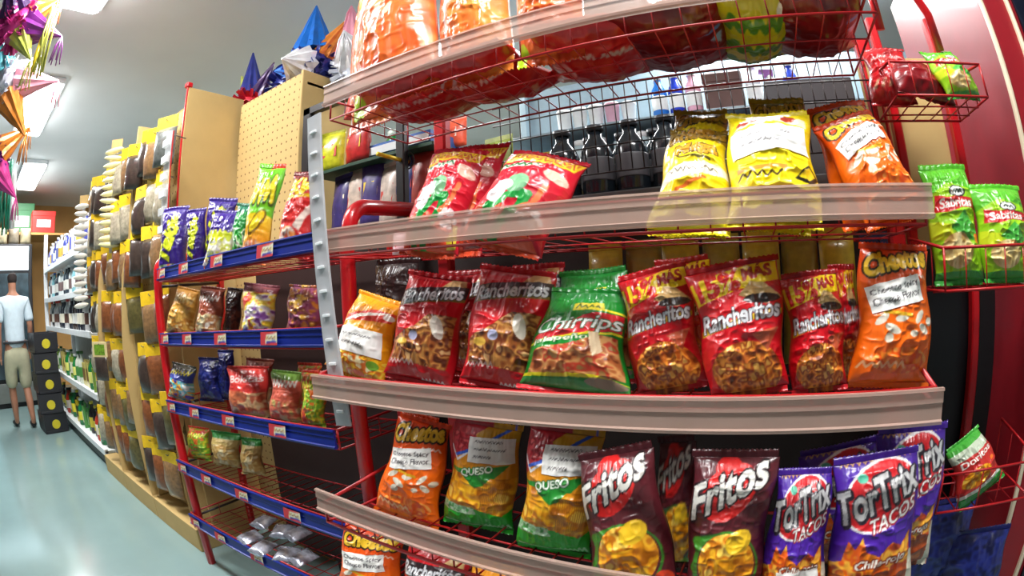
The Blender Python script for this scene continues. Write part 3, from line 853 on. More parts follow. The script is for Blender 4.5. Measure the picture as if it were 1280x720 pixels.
for z in (.2, .45, .70, .95, 1.19):
    at2(MB().tube([(-2.04, .84, z + .02), (-2.05, 1.14, z + .03)], .006, 6).build('shelf_arm', DARKW, rack2))

atp_ = at2(MB().rbox(-1.78, -1.02, 1.172, 1.19, .08, 1.24, .003).build('back_panel', mat('dark_shade_sheet', (52, 28, 26), .6), rack2))  # added dark sheet, stands in for the shade inside this rack

# grey slotted clip strip hanging in front of the gap between the racks
cs = empty('clip_strip', (-.812, .735, .852)); cs.rotation_euler = (R(0), R(-5.2), 0)
tag(cs, 'long grey plastic clip strip hanging between the two red racks', 'clip strip')
STRIP = frosted('strip_plastic', (200, 202, 206), .25, .3)
MB().rbox(-.025, .025, -.0022, .0022, 0, .70, .003).build('strip', STRIP, cs)
for k in range(13):
    MB().rbox(-.011, .011, -.0075, -.002, .03 + .052 * k, .036 + .052 * k, .0015).build('clip', WHITE, cs)

# tall kraft stands
st = empty('pegboard_stand', (-1.8, 1.29, 0))
tag(st, 'tall pegboard stand with rows of small holes, behind the blue-railed rack', 'display stand')
def atp(o, r): o.location = tuple(-a for a in r.location); return o
atp(MB().rbox(-2.08, -1.599, 1.255, 1.275, .05, 2.075, .003).build('pegboard', PEG, st), st)
atp(MB().rbox(-1.598, -1.58, 1.25, 1.62, .05, 2.085, .003).build('side_panel', KRAFT, st), st)
atp(MB().rbox(-2.08, -1.58, 1.25, 1.62, .0, .06, .004).build('base', KRAFTD, st), st)
atp(MB().rbox(-2.08, -1.58, 1.275, 1.62, 2.02, 2.035, .003).build('top_board', KRAFTD, st), st)

FX = (-2.11, -2.66, -3.22, -3.72)
bay_names = ('nearest', 'middle', 'farthest')
for i in range(3):
    s = empty('kraft_display', ((FX[i] + FX[i + 1]) / 2, 1.1, 0))
    tag(s, ('kraft board display bay with a plain side panel, nearest of three along the aisle',
            'kraft board display bay hung with yellow-topped packets, middle of three',
            'kraft board display bay next to the white shelving, farthest of three')[i], 'display stand', 'kraft display bays')
    x1, x0 = FX[i] - .002, FX[i + 1] + .002
    atp(MB().rbox(x0, x1 - .018, .965, .985, .125, 2.03, .003).build('pegboard', PEG, s), s)
    atp(MB().rbox(x1 - .016, x1, .955 if i == 0 else .90, 1.288, .125, 2.125 - .03 * i, .002).build('side_panel', KRAFT, s), s)
    if True:
        # its lower part comes forward to the aisle, curving in above
        pr = [(.858, .125), (.858, .5), (.87, .9), (.91, 1.15), (.955, 1.4), (.955, 1.5), (1.0, 1.5), (1.0, .125)] if i == 0 else [(.858, .125), (.845, .5), (.83, .95), (.85, 1.3), (.89, 1.5), (.90, 1.8), (.96, 1.8), (.96, .125)]
        v = [(x, p[0], p[1]) for x in (x1 - .02, x1 - .0165) for p in pr]; n = len(pr)
        atp(MB().add(v, [tuple(range(n)), tuple(range(2 * n - 1, n - 1, -1))] + [(k, k + n, (k + 1) % n + n, (k + 1) % n) for k in range(n)]).build('side_wing', KRAFT, s), s)
        if i == 0: atp(MB().rbox(x1 - .012, x1 - .002, .947, .955, 1.3, 2.13, .002).build('red_edge', RED, s), s)
        if i == 0: atp(MB().rbox(x1 - .03, x1 + .004, .94, .975, 2.126, 2.15, .006).build('red_clip', RED, s), s)
    atp(MB().rbox(x0, x1, .855, 1.29, 0, .12, .004).build('base', KRAFT, s), s)
    atp(MB().rbox(x0, x1 - .018, .97, 1.285, 2.032, 2.045, .003).build('top_board', KRAFTD, s), s)

# packets with yellow header cards on the pegs
YC = mat('yellow_header_card', (240, 196, 30), 0.55, noise=.12, scale=40)
def pouch_mb(w, h, t, n=7, seed=0):
    rr = random.Random(seed); b = MB(); v = []; f = []
    for s_ in (-1, 1):
        for j in range(n):
            for i in range(n):
                u, q = i / (n - 1), j / (n - 1)
                k = (4 * u * (1 - u)) ** .6 * math.sin(math.pi * min(1, q * .93 + .07)) ** .6 if 0 < i < n - 1 else 0
                v.append(((u - .5) * w, s_ * (t * k * rr.uniform(.75, 1.15) + .0008), -h + q * h))
    for s_ in (0, 1):
        for j in range(n - 1):
            for i in range(n - 1):
                a = s_ * n * n + j * n + i; q = (a, a + 1, a + n + 1, a + n)
                f.append(q if s_ == 0 else q[::-1])
    ring = [i for i in range(n)] + [j * n + n - 1 for j in range(1, n)] + [(n - 1) * n + i for i in range(n - 2, -1, -1)] + [j * n for j in range(n - 2, 0, -1)]
    for k in range(len(ring)):
        a, c_ = ring[k], ring[(k + 1) % len(ring)]; f.append((a, a + n * n, c_ + n * n, c_))
    return b.add(v, f, 0, True)
CONT = [mat('packet_' + n_, c_, .28, coat=.4, noise=.35, scale=55) for n_, c_ in
        (('dark_chili', (62, 50, 44)), ('tan_nuts', (132, 100, 66)), ('pale_seeds', (170, 160, 138)), ('rust_spice', (124, 72, 40)), ('grey_herbs', (96, 100, 96)), ('olive_herbs', (92, 84, 46)))]
CN = ('dark', 'tan', 'pale', 'rust-coloured', 'grey', 'olive')
protos = []
for k, cm in enumerate(CONT):
    p_ = empty('hanging_packet')
    pouch_mb(.135, .185, .034, 7, k).build('pouch', cm, p_)
    MB().rbox(-.066, .066, -.003, .003, -.008, .058, .002).build('header_card', YC, p_)
    MB().tube([(.0, .06, .036), (.0, -.012, .036), (.0, -.02, .044)], .0022, 5).build('peg_hook', GREY, p_)
    protos.append(p_)
used = [False] * 6
rr = random.Random(9)
rown = ('top', 'second', 'third', 'fourth', 'fifth', 'sixth', 'lowest')
coln = ('first', 'second', 'third', 'fourth')
for bi in range(3):
    for r_i, z in enumerate((1.93, 1.69, 1.44, 1.17, .92, .67, .42)):
        for c_i in range(4):
            x = FX[bi] - .085 - c_i * .13
            if x - .05 < FX[bi + 1]: continue
            if rr.random() < .1 and bi < 2: continue
            k = rr.choice((0, 0, 4, 2, 1)) if r_i < 2 else rr.choice((0, 1, 2, 3, 3, 1, 5))
            o = protos[k] if not used[k] else copy_tree(protos[k])
            used[k] = True
            dep = rr.uniform(0, .025)
            o.location = (x + rr.uniform(-.008, .008), .905 - dep, z + rr.uniform(-.03, .03)); o.rotation_euler = (R(rr.uniform(-5, 3)), R(rr.uniform(-5, 5)), R(rr.uniform(8, 42)))
            tag(o, '%s packet under a yellow card, %s row, %s from the near side, %s kraft bay' % (CN[k], rown[r_i], coln[c_i], bay_names[bi]), 'packet', 'packets hung on the kraft bays')

# strips of little snack packs clipped in front of the bays
def pack_strip(x, y, z0, z1, n, c_, cname, where, w=.12, card=True):
    s = empty('clip_strip', (x, y, z0))
    s.rotation_euler = (0, 0, R(48))
    tag(s, 'hanging strip holding %s little packs, %s' % (cname, where), 'clip strip')
    MB().rbox(-.012, .012, .03, .034, -.02, z1 - z0 + .06, .001).build('strip', STRIP, s)
    if card: MB().rbox(-.04, .04, .026, .03, z1 - z0 - .01, z1 - z0 + .06, .001).build('header_card', KRAFT, s)
    m = mat('pack_' + cname, c_, .35, coat=.3, noise=.12, scale=30)
    dz = (z1 - z0) / n; src = None
    for k in range(n):
        if src is None:
            pm = MB(); prof = []
            for a in range(9):
                u = a / 8; hgt = .0015 + dz * .62 * math.sin(math.pi * u) ** .5
                prof.append([((u - .5) * w, -.004 - hgt * .7 * math.cos(q * math.pi / 4), hgt * .62 * math.sin(q * math.pi / 4)) for q in range(8)])
            v = [p for r_ in prof for p in r_]; f = [(i * 8 + j, i * 8 + (j + 1) % 8, (i + 1) * 8 + (j + 1) % 8, (i + 1) * 8 + j) for i in range(8) for j in range(8)]
            src = o = pm.add(v, f + [tuple(range(8)), tuple(range(64, 72))], 0, True).build('snack_pack', m)
        else:
            o = src.copy(); COL.objects.link(o)
        o.location = (x + rr.uniform(-.006, .006), y, z0 + dz * (k + .5)); o.rotation_euler = (R(rr.uniform(-25, 5)), R(rr.uniform(-7, 7)), R(48 + rr.uniform(-8, 8)))
        nth = ('lowest', 'second', 'third', 'fourth', 'fifth', 'sixth', 'seventh', 'eighth', 'ninth', 'tenth', 'eleventh', 'twelfth', 'thirteenth', 'fourteenth', 'fifteenth', 'sixteenth')[k]
        tag(o, '%s little snack pack, %s from the bottom of the %s strip' % (cname, nth if k else 'lowest, first', cname), 'snack pack', cname + ' packs on the hanging strip')
pack_strip(-2.93, .84, 1.46, 2.04, 14, (236, 226, 168), 'pale yellow', 'on the middle kraft bay', .15)
pack_strip(-3.60, .80, 1.14, 1.84, 15, (232, 226, 214), 'white', 'next to the white shelving', .13)
# clear strip with small white cards near the plain kraft side panel
s = empty('clip_strip', (-2.06, .86, 1.40))
tag(s, 'clear hanging strip of stacked white cards beside the plain kraft panel', 'clip strip')
MB().rbox(-.038, .03, -.002, .002, 0, .47, .001).build('strip', CLEAR, s)
MB().tube([(-.01, 0, .46), (-.01, .03, .465), (-.03, .10, .465)], .003, 5).build('hook', GREY, s)
MB().rbox(.03, .034, .002, .008, 0, .47, .001).build('edge', RED, s)
for k in range(6): MB().rbox(-.034, .03, -.02, -.003, .03 + .075 * k, .062 + .075 * k, .002).build('card_pocket', CLEAR if k % 2 else WHITE, s)
# small green picture packet at the front of the middle bay
g = empty('hanging_packet', (-3.12, .80, .86), R(30))
MB().tube([(0, -.01, .07), (0, .0, .075), (.09, .155, .075)], .0025, 5).build('peg_hook', GREY, g)
tag(g, 'small packet with a green picture card sticking out over the aisle', 'packet')
pouch_mb(.12, .14, .02, 7, 31).build('pouch', CONT[0], g)
MB().rbox(-.07, .07, -.003, .003, -.004, .085, .002).build('header_card', mat('cream_card', (226, 206, 150), .6), g)
MB().rbox(-.05, .05, -.0045, -.003, .008, .07, .001).build('green_picture', mat('green_print', (110, 150, 40), .5, noise=.5, scale=60), g)

# ---------------------------------------------------------------- white shelving with bottles
wg = empty('white_shelving', (-5.05, 1.1, 0))
tag(wg, 'long white metal shelving of bottles and cartons down the aisle', 'shelving')
GX0, GX1 = -6.35, -3.76
GZ = (.13, .53, .97, 1.27, 1.60)
for i, z in enumerate(GZ):
    b = MB().rbox(GX0, GX1, .90 if i else .88, 1.28, z - .02, z, .003)
    b.rbox(GX0, GX1, .892 if i else .872, .905, z - .035, z + .012, .002)
    sh_ = atp(b.build('shelf', WHITE, wg), wg)
for x in (GX0 - .02, (GX0 + GX1) / 2, GX1 - .0):
    atp(MB().rbox(x - .02, x + .02, 1.24, 1.29, 0, 2.0, .004).build('upright', WHITE, wg), wg)
atp(MB().rbox(GX0 - .04, GX0 - .0, .89, .94, 0, 2.0, .004).build('front_post', WHITE, wg), wg)
atp(MB().rbox(GX0, GX1, 1.285, 1.30, .05, 2.0, .003).build('back_panel', WHITE, wg), wg)
atp(MB().rbox(GX0, GX1, .90, 1.28, 0, .095, .003).build('kick_plate', BLACK, wg), wg)
def bottle_mb(r, h, nk=.35):
    return MB().lathe([(r * .9, 0), (r, .01), (r, h * .6), (r * .85, h * .7), (r * nk, h * .82), (r * nk, h * .93)], 14)
def cap_mb(r, h, nk=.35): return MB().lathe([(r * nk * 1.25, h * .92), (r * nk * 1.25, h), (r * nk * .9, h * 1.005)], 12)
def band_mb(r, h): return MB().lathe([(r * 1.015, h * .2), (r * 1.02, h * .22), (r * 1.02, h * .5), (r * 1.015, h * .52)], 14)
def mk_item(kind, c1, c2, c3, nm):
    t = empty('bottle' if kind != 'carton' else 'carton')
    m1 = mat('item_' + nm, c1, .2, coat=.3); m2 = mat('label_' + nm, c2, .5); m3 = mat('cap_' + nm, c3, .4)
    if kind == 'bottle':
        bottle_mb(.042, .27).build('body', m1, t); cap_mb(.042, .27).build('cap', m3, t); band_mb(.042, .27).build('label_band', m2, t)
    elif kind == 'jug':
        bottle_mb(.055, .25, .5).build('body', m1, t); cap_mb(.055, .25, .5).build('cap', m3, t); band_mb(.055, .25).build('label_band', m2, t)
    else:
        MB().rbox(-.05, .05, -.035, .035, 0, .2, .004).build('box', m1, t)
        MB().rbox(-.04, .04, -.0375, -.034, .05, .15, .003).build('label_panel', m2, t); MB().rbox(-.05, .05, -.012, .012, .2, .225, .004).build('gable', m3, t)
    return t
ITEMS = [
 [('jug', (20, 110, 60), (226, 214, 60), (230, 230, 230), 'green'), ('jug', (196, 60, 40), (236, 226, 210), (30, 30, 30), 'red'), ('bottle', (34, 34, 38), (206, 190, 60), (206, 190, 60), 'black'), ('carton', (70, 140, 60), (230, 226, 200), (70, 140, 60), 'leaf_green'), ('carton', (226, 196, 40), (40, 60, 40), (226, 196, 40), 'yellow')],
 [('carton', (120, 150, 60), (226, 226, 200), (110, 150, 60), 'olive'), ('jug', (30, 120, 60), (226, 226, 120), (240, 240, 240), 'bright_green'), ('carton', (206, 190, 110), (120, 90, 40), (206, 190, 110), 'straw'), ('bottle', (200, 206, 190), (70, 130, 60), (60, 110, 60), 'pale')],
 [('bottle', (60, 50, 46), (220, 220, 214), (30, 30, 30), 'brown'), ('bottle', (190, 190, 190), (90, 60, 50), (200, 60, 50), 'clear'), ('bottle', (40, 44, 54), (226, 220, 200), (206, 206, 206), 'dark')],
 [('bottle', (130, 186, 196), (226, 230, 230), (60, 110, 190), 'aqua'), ('bottle', (50, 60, 70), (206, 206, 200), (240, 240, 240), 'slate'), ('bottle', (206, 214, 214), (110, 90, 90), (240, 240, 240), 'milky')],
 [('carton', (226, 228, 232), (60, 70, 170), (226, 228, 232), 'white_blue'), ('bottle', (70, 80, 160), (230, 230, 230), (230, 230, 235), 'indigo'), ('bottle', (200, 200, 206), (206, 170, 70), (240, 240, 240), 'silver')],
]
SN = ('bottom shelf', 'second shelf up', 'middle shelf', 'fourth shelf up', 'top shelf')
NTH = ('nearest', 'second', 'third', 'fourth', 'fifth', 'sixth', 'seventh', 'eighth', 'ninth', 'tenth', 'eleventh', 'twelfth', 'thirteenth', 'fourteenth', 'fifteenth', 'sixteenth', 'seventeenth', 'eighteenth', 'nineteenth', 'farthest')
for si, its in enumerate(ITEMS):
    pr_ = [mk_item(*it) for it in its]; us_ = [False] * len(pr_)
    for k in range(18):
        x = GX1 - .08 - k * .14
        j = (k // 2 + k % 2 * (k // 3)) % len(pr_)
        o = pr_[j] if not us_[j] else copy_tree(pr_[j]); us_[j] = True
        o.location = (x + rr.uniform(-.01, .01), .975 + rr.uniform(-.01, .015), GZ[si]); o.rotation_euler = (0, 0, R(rr.uniform(-15, 15)))
        if si in (1, 0) or si == 4: o.scale = (1, 1, rr.uniform(.9, 1.05))
        tag(o, '%s %s on the white shelving, %s, %s from the near end' % (its[j][4].replace('_', ' '), 'carton' if its[j][0] == 'carton' else 'bottle', SN[si], NTH[k]), 'carton' if its[j][0] == 'carton' else 'bottle', 'goods on the white shelving')

# ---------------------------------------------------------------- bags: (id, art, x, y, z, yaw, lean, roll, height, width at foot, width at top, half thickness, detail)
BAGS = [
 ('a', 'puff', -0.821, 0.787, 0.945, 18.0, 16.0, 17.9, 0.199, 0.16, 0.119, 0.05, 2),
 ('b', 'ranch', -0.646, 0.798, 0.945, 18.0, 14.0, 11.1, 0.234, 0.151, 0.142, 0.05, 2),
 ('c', 'ranch', -0.465, 0.798, 0.945, 18.0, 14.0, 11.4, 0.234, 0.141, 0.149, 0.055, 2),
 ('d', 'churr', -0.312, 0.787, 0.945, 8.0, 24.0, 6.4, 0.195, 0.199, 0.137, 0.05, 2),
 ('e', 'ranch15', -0.145, 0.815, 0.945, 0.0, 12.0, -10.1, 0.214, 0.124, 0.123, 0.045, 2),
 ('f', 'ranch15', -0.015, 0.788, 0.945, 0.0, 12.0, -6.8, 0.215, 0.127, 0.157, 0.05, 2),
 ('g', 'ranch15', 0.103, 0.8, 0.945, 0.0, 12.0, -3.9, 0.192, 0.095, 0.1, 0.045, 2),
 ('h', 'ranch15', 0.155, 0.861, 0.945, 0.0, 6.0, -0.5, 0.197, 0.06, 0.051, 0.03, 1),
 ('i', 'cheeto', 0.225, 0.8, 0.945, 0.0, 6.0, 3.9, 0.225, 0.148, 0.128, 0.05, 2),
 ('d2', 'churr', -0.3, 0.869, 0.945, 0.0, 14.0, -2.8, 0.22, 0.164, 0.132, 0.04, 2),
 ('e2', 'ranch15', -0.125, 0.89, 0.945, 0.0, 8.0, -3.4, 0.227, 0.095, 0.1, 0.04, 2),
 ('b2', 'ranch', -0.586, 0.899, 0.945, 0.0, 8.0, 1.3, 0.231, 0.131, 0.132, 0.04, 2),
 ('c2', 'ranch', -0.431, 0.9, 0.945, 0.0, 8.0, 0.7, 0.233, 0.105, 0.117, 0.04, 2),
 ('a2', 'darkbag', -0.817, 0.92, 0.945, 0.0, 6.0, 2.1, 0.272, 0.142, 0.142, 0.04, 2),
 ('j', 'crunch', -0.584, 0.771, 1.195, 18.0, 26.0, 10.7, 0.267, 0.116, 0.125, 0.05, 2),
 ('k', 'crunch', -0.427, 0.763, 1.195, 8.0, 30.0, 21.0, 0.225, 0.166, 0.165, 0.05, 2),
 ('j2', 'crunch', -0.562, 0.84, 1.195, 0.0, 22.0, 4.1, 0.271, 0.117, 0.124, 0.04, 2),
 ('l', 'cheetoy', -0.105, 0.788, 1.195, 0.0, 28.0, 6.8, 0.222, 0.135, 0.106, 0.045, 2),
 ('l2', 'cheetoy', -0.102, 0.836, 1.195, 0.0, 24.0, 5.6, 0.278, 0.108, 0.105, 0.045, 2),
 ('m', 'cheetoy2', 0.035, 0.778, 1.195, 0.0, 24.0, 3.4, 0.231, 0.154, 0.149, 0.05, 2),
 ('m2', 'cheetoy', 0.043, 0.858, 1.195, 0.0, 18.0, 7.0, 0.275, 0.113, 0.109, 0.04, 2),
 ('n', 'cheeto', 0.242, 0.783, 1.195, 0.0, 24.0, -14.9, 0.217, 0.123, 0.124, 0.05, 2),
 ('n2', 'cheeto', 0.22, 0.841, 1.195, 0.0, 20.0, -6.8, 0.253, 0.132, 0.129, 0.045, 2),
 ('o', 'cheeto', -0.751, 0.831, 0.598, 18.0, 10.0, 13.8, 0.259, 0.167, 0.127, 0.05, 2),
 ('p', 'gold', -0.578, 0.876, 0.598, 18.0, 4.0, 9.0, 0.256, 0.161, 0.147, 0.05, 2),
 ('q', 'gold', -0.376, 0.833, 0.598, 8.0, 8.0, 5.7, 0.268, 0.153, 0.146, 0.055, 2),
 ('r', 'frito', -0.18, 0.755, 0.575, 0.0, 14.0, -13.8, 0.286, 0.164, 0.135, 0.055, 2),
 ('s', 'frito', -0.128, 0.871, 0.575, 0.0, 8.0, -5.3, 0.272, 0.084, 0.07, 0.04, 1),
 ('t', 'frito', -0.033, 0.751, 0.575, 0.0, 14.0, -0.2, 0.282, 0.133, 0.149, 0.055, 2),
 ('u', 'tortrix', 0.091, 0.752, 0.575, 0.0, 14.0, -0.5, 0.249, 0.126, 0.095, 0.05, 2),
 ('v', 'tortrix', 0.241, 0.758, 0.575, 0.0, 12.0, -4.9, 0.269, 0.167, 0.16, 0.055, 2),
 ('w', 'tortrix', 0.313, 0.857, 0.575, 0.0, 6.0, -0.6, 0.283, 0.152, 0.15, 0.045, 2),
 ('x', 'tortrix', 0.205, 0.899, 0.575, 0.0, 6.0, -8.9, 0.248, 0.171, 0.16, 0.04, 2),
 ('o2', 'cheeto', -0.789, 0.921, 0.598, 0.0, 4.0, 7.7, 0.246, 0.128, 0.104, 0.04, 1),
 ('y1', 'cheeto', -0.88, 0.768, 0.315, 18.0, 10.0, 10.4, 0.248, 0.188, 0.164, 0.05, 2),
 ('y2', 'ranch', -0.675, 0.769, 0.315, 0.0, 10.0, 6.8, 0.249, 0.169, 0.167, 0.05, 2),
 ('y3', 'puff', -0.499, 0.764, 0.315, 0.0, 10.0, 2.5, 0.255, 0.131, 0.133, 0.05, 2),
 ('TA', 'bigor', -0.708, 0.827, 1.552, 0.0, 10.0, -7.0, 0.556, 0.248, 0.263, 0.07, 2),
 ('TA0', 'bigor2', -0.862, 0.915, 1.552, 0.0, 6.0, -4.7, 0.584, 0.152, 0.155, 0.045, 1),
 ('TB', 'bigor2', -0.498, 0.837, 1.552, 0.0, 10.0, -3.9, 0.511, 0.173, 0.203, 0.06, 2),
 ('TC', 'bigor', -0.334, 0.843, 1.552, 0.0, 10.0, 1.3, 0.493, 0.14, 0.186, 0.06, 2),
 ('la', 'takis', -1.94, 0.85, 1.24, 38.0, 10.0, -1.6, 0.294, 0.14, 0.13, 0.045, 1),
 ('lb', 'takis', -1.705, 0.853, 1.24, 38.0, 8.0, -4.3, 0.243, 0.07, 0.085, 0.045, 1),
 ('lc', 'takis', -1.667, 0.907, 1.24, 38.0, 8.0, 5.1, 0.278, 0.097, 0.122, 0.045, 1),
 ('ld', 'takisw', -1.512, 0.842, 1.24, 38.0, 12.0, 5.7, 0.205, 0.12, 0.105, 0.045, 1),
 ('le', 'greenbag', -1.416, 0.865, 1.24, 38.0, 8.0, 6.1, 0.21, 0.059, 0.073, 0.04, 1),
 ('lf', 'papas', -1.306, 0.847, 1.24, 38.0, 12.0, 8.8, 0.328, 0.091, 0.093, 0.045, 1),
 ('lg', 'kiss', -1.104, 0.849, 1.24, 38.0, 12.0, 7.9, 0.254, 0.103, 0.077, 0.045, 1),
 ('ma', 'tanbag', -1.91, 0.85, 1.005, 38.0, 8.0, 14.4, 0.199, 0.144, 0.11, 0.05, 1),
 ('ma2', 'tanbag', -2.208, 0.938, 1.005, 38.0, 8.0, 5.7, 0.192, 0.081, 0.08, 0.04, 1),
 ('mb', 'brownbag', -1.64, 0.851, 1.005, 38.0, 8.0, 7.7, 0.187, 0.106, 0.101, 0.05, 1),
 ('mc', 'darkbag', -1.574, 0.914, 1.005, 38.0, 8.0, 6.3, 0.178, 0.064, 0.061, 0.04, 1),
 ('md', 'purplemix', -1.308, 0.853, 1.026, 38.0, 8.0, 7.5, 0.158, 0.098, 0.12, 0.045, 1),
 ('me', 'orangemix', -1.101, 0.874, 1.026, 38.0, 8.0, 4.4, 0.144, 0.104, 0.094, 0.045, 1),
 ('na', 'bluemix', -1.971, 0.855, 0.753, 38.0, 8.0, 11.1, 0.146, 0.132, 0.122, 0.045, 1),
 ('nb', 'navybag', -1.797, 0.919, 0.758, 38.0, 6.0, 2.6, 0.17, 0.109, 0.11, 0.045, 1),
 ('nc', 'navybag', -1.737, 0.962, 0.764, 38.0, 6.0, 1.9, 0.192, 0.063, 0.071, 0.04, 1),
 ('nd', 'redchip', -1.405, 0.855, 0.769, 38.0, 8.0, 1.9, 0.161, 0.14, 0.15, 0.045, 1),
 ('ne', 'redchip2', -1.205, 0.856, 0.779, 38.0, 8.0, 6.8, 0.151, 0.1, 0.095, 0.045, 1),
 ('nf', 'chilired', -1.069, 0.856, 0.785, 38.0, 8.0, 4.8, 0.155, 0.068, 0.068, 0.045, 1),
 ('ng', 'brownbag', -1.468, 0.94, 0.769, 38.0, 6.0, 5.0, 0.172, 0.09, 0.102, 0.04, 1),
 ('nh', 'chilired', -1.188, 0.941, 0.785, 38.0, 6.0, 4.1, 0.158, 0.071, 0.075, 0.04, 1),
 ('oa', 'chilired', -1.947, 0.888, 0.496, 38.0, 8.0, 5.2, 0.057, 0.118, 0.103, 0.045, 1),
 ('ob', 'greentop', -1.777, 0.93, 0.496, 38.0, 8.0, 5.5, 0.128, 0.124, 0.134, 0.05, 1),
 ('oc', 'greentop', -1.596, 0.944, 0.501, 38.0, 8.0, 3.8, 0.136, 0.097, 0.085, 0.045, 1),
 ('s1', 'sabri', 0.432, 0.965, 1.09, 0.0, 10.0, 0.5, 0.241, 0.122, 0.119, 0.045, 2),
 ('s2', 'sabri', 0.549, 0.949, 1.09, 0.0, 10.0, 1.8, 0.195, 0.122, 0.15, 0.045, 2),
 ('dr', 'dorit', 0.533, 0.935, 0.675, 0.0, 18.0, -27.9, 0.14, 0.132, 0.094, 0.045, 2),
]

L_ = {
 'a': 'small orange bag with a white sticker leaning at the left end of the middle shelf',
 'b': 'red bag with grey lettering next to the small orange bag, middle shelf',
 'c': 'red bag with grey lettering between another red bag and the green bag, middle shelf',
 'd': 'green bag with white slanted lettering and chip picture, front of the middle shelf',
 'e': 'red bag with a cut-off yellow percent band, right of the green bag',
 'f': 'red bag with the whole yellow 15% band, centre of the middle shelf',
 'g': 'narrow red bag with yellow band and snack window, right of the 15% bag',
 'h': 'sliver of a red bag squeezed behind, left of the tall orange bag, middle shelf',
 'i': 'tall orange bag with a white sticker at the right end of the middle shelf',
 'd2': 'plain green bag top standing behind the front green bag, middle shelf',
 'e2': 'red bag peeking above the yellow percent bands from behind, middle shelf',
 'b2': 'dark red bag hidden behind the leftmost red bag, middle shelf',
 'c2': 'dark red bag hidden behind the second red bag, middle shelf',
 'a2': 'dark brown bag in shadow behind the small orange bag, middle shelf',
 'j': 'crimson bag with green shape standing upright at the left of the upper shelf',
 'k': 'crimson bag with green shape slumped over to the right, upper shelf',
 'j2': 'crimson bag tucked behind the upright crimson bag, upper shelf',
 'l': 'yellow bag with a white stripe, left of the bright yellow stickered bag, upper shelf',
 'l2': 'yellow bag, shade painted on its top, behind the white-striped yellow bag, upper shelf',
 'm': 'bright yellow bag with a large white sticker, upper shelf',
 'm2': 'yellow bag top with painted-in shade behind the bright yellow bag, upper shelf',
 'n': 'tilted orange bag with a white sticker at the right end of the upper shelf',
 'n2': 'dark orange bag behind the tilted orange bag, upper shelf',
 'o': 'orange bag with a white sticker leaning right, left end of the lower shelf',
 'p': 'gold and green bag with sticker standing back on the wires, lower shelf',
 'q': 'gold and green bag with sticker beside the maroon bag, lower shelf',
 'r': 'maroon bag with white script lettering next to the gold bag, lower shelf',
 's': 'narrow maroon bag standing back between the two front maroon bags',
 't': 'maroon bag with white script lettering next to the purple bags, lower shelf',
 'u': 'purple bag with cut-off grey lettering and a grey label, left of the big purple bag',
 'v': 'big purple bag with whole grey lettering and flames, lower shelf',
 'w': 'purple bag behind the big purple bag, its corner rising at the right',
 'x': 'shadowed purple bag behind the front two purple bags, lower shelf',
 'o2': 'dark orange bag behind the leaning orange bag, lower shelf',
 'y1': 'orange bag under the left end of the lower price rail, bottom shelf',
 'y2': 'red bag with white striped print on the bottom shelf',
 'y3': 'orange bag farthest right on the bottom shelf',
 'la': 'purple bag with yellow lettering at the left end of the blue-railed top shelf',
 'lb': 'narrow purple bag with yellow lettering, second on the blue-railed top shelf',
 'lc': 'purple bag behind the others with its dark top showing, blue-railed top shelf',
 'ld': 'white and purple bag with yellow scrawl, blue-railed top shelf',
 'le': 'small green bag beside the tall lime bag, blue-railed top shelf',
 'lf': 'tall lime green and yellow bag with red tip, blue-railed top shelf',
 'lg': 'red bag with yellow letters at the right end of the blue-railed top shelf',
 'ma': 'tan bag with folded top, front left of the second blue-railed shelf',
 'ma2': 'tan bag behind at the far left of the second blue-railed shelf',
 'mb': 'brown bag with cream bottom, second blue-railed shelf',
 'mc': 'dark bag in shadow beside the brown bag, second blue-railed shelf',
 'md': 'purple red and yellow bag in the middle of the second blue-railed shelf',
 'me': 'orange and purple bag at the right of the second blue-railed shelf',
 'na': 'blue and white bag with yellow top, left of the third blue-railed shelf',
 'nb': 'navy bag right of the blue and white bag, third blue-railed shelf',
 'nc': 'navy bag farther back, left of the red lettered bag, third blue-railed shelf',
 'nd': 'red bag with white lettering in the middle of the third blue-railed shelf',
 'ne': 'pale red bag with green top right of the red lettered bag',
 'nf': 'red and lime bag at the right end of the third blue-railed shelf',
 'ng': 'brown bag top behind the red lettered bag, third blue-railed shelf',
 'nh': 'red bag behind the red and lime bag, third blue-railed shelf',
 'oa': 'small red and yellow bag at the left of the fourth blue-railed shelf',
 'ob': 'bag with green top and pale bottom, front one of two, fourth blue-railed shelf',
 'oc': 'bag with green top farther right and back, fourth blue-railed shelf',
 's1': 'green bag with red banner, left one in the middle side basket',
 's2': 'green bag with red banner, right one in the middle side basket',
 'dr': 'tilted red and green bag in the lowest side basket',
 'TA': 'large orange bag with white edge at the left of the top basket',
 'TA0': 'red and yellow bag behind the large orange bag, top basket',
 'TB': 'orange bag with yellow top and seams, second in the top basket',
 'TC': 'orange bag third in the top basket, cut by the photo edge',
}
def grp(i):
    if i[0] == 'T': return 'bags in the top basket of the big red rack'
    if i[0] == 'l' and len(i) == 2 and i != 'l2' or i[0] in 'mno' and len(i) >= 2 and i not in ('m2', 'n2', 'o2'): return 'bags on the blue-railed rack'
    if i in ('s1', 's2', 'dr'): return 'bags in the side baskets'
    return 'bags on the shelves of the big red rack'
for n_, (i, kind, x, y, z, yaw, lean, roll, h, wb, wt, T, q) in enumerate(BAGS):
    h = max(h, .14)
    nu, nv = ((100, 150) if q > 1 else (40, 60))
    st_ = tuple((a, b_, c_, d_, e_, STK[k][0], 'sticker') for a, b_, c_, d_, e_, k in STICKERS.get(kind, ()))
    if i == 'u': st_ = ((.56, .18, .62, .30, 6, STK['plain'][0], 'sticker'),)
    make_bag(kind, (x, y, z), yaw, lean, roll, h, wb, wt, T, nu, nv, 11 + n_ * 7, L_[i], grp(i), stickers=st_)
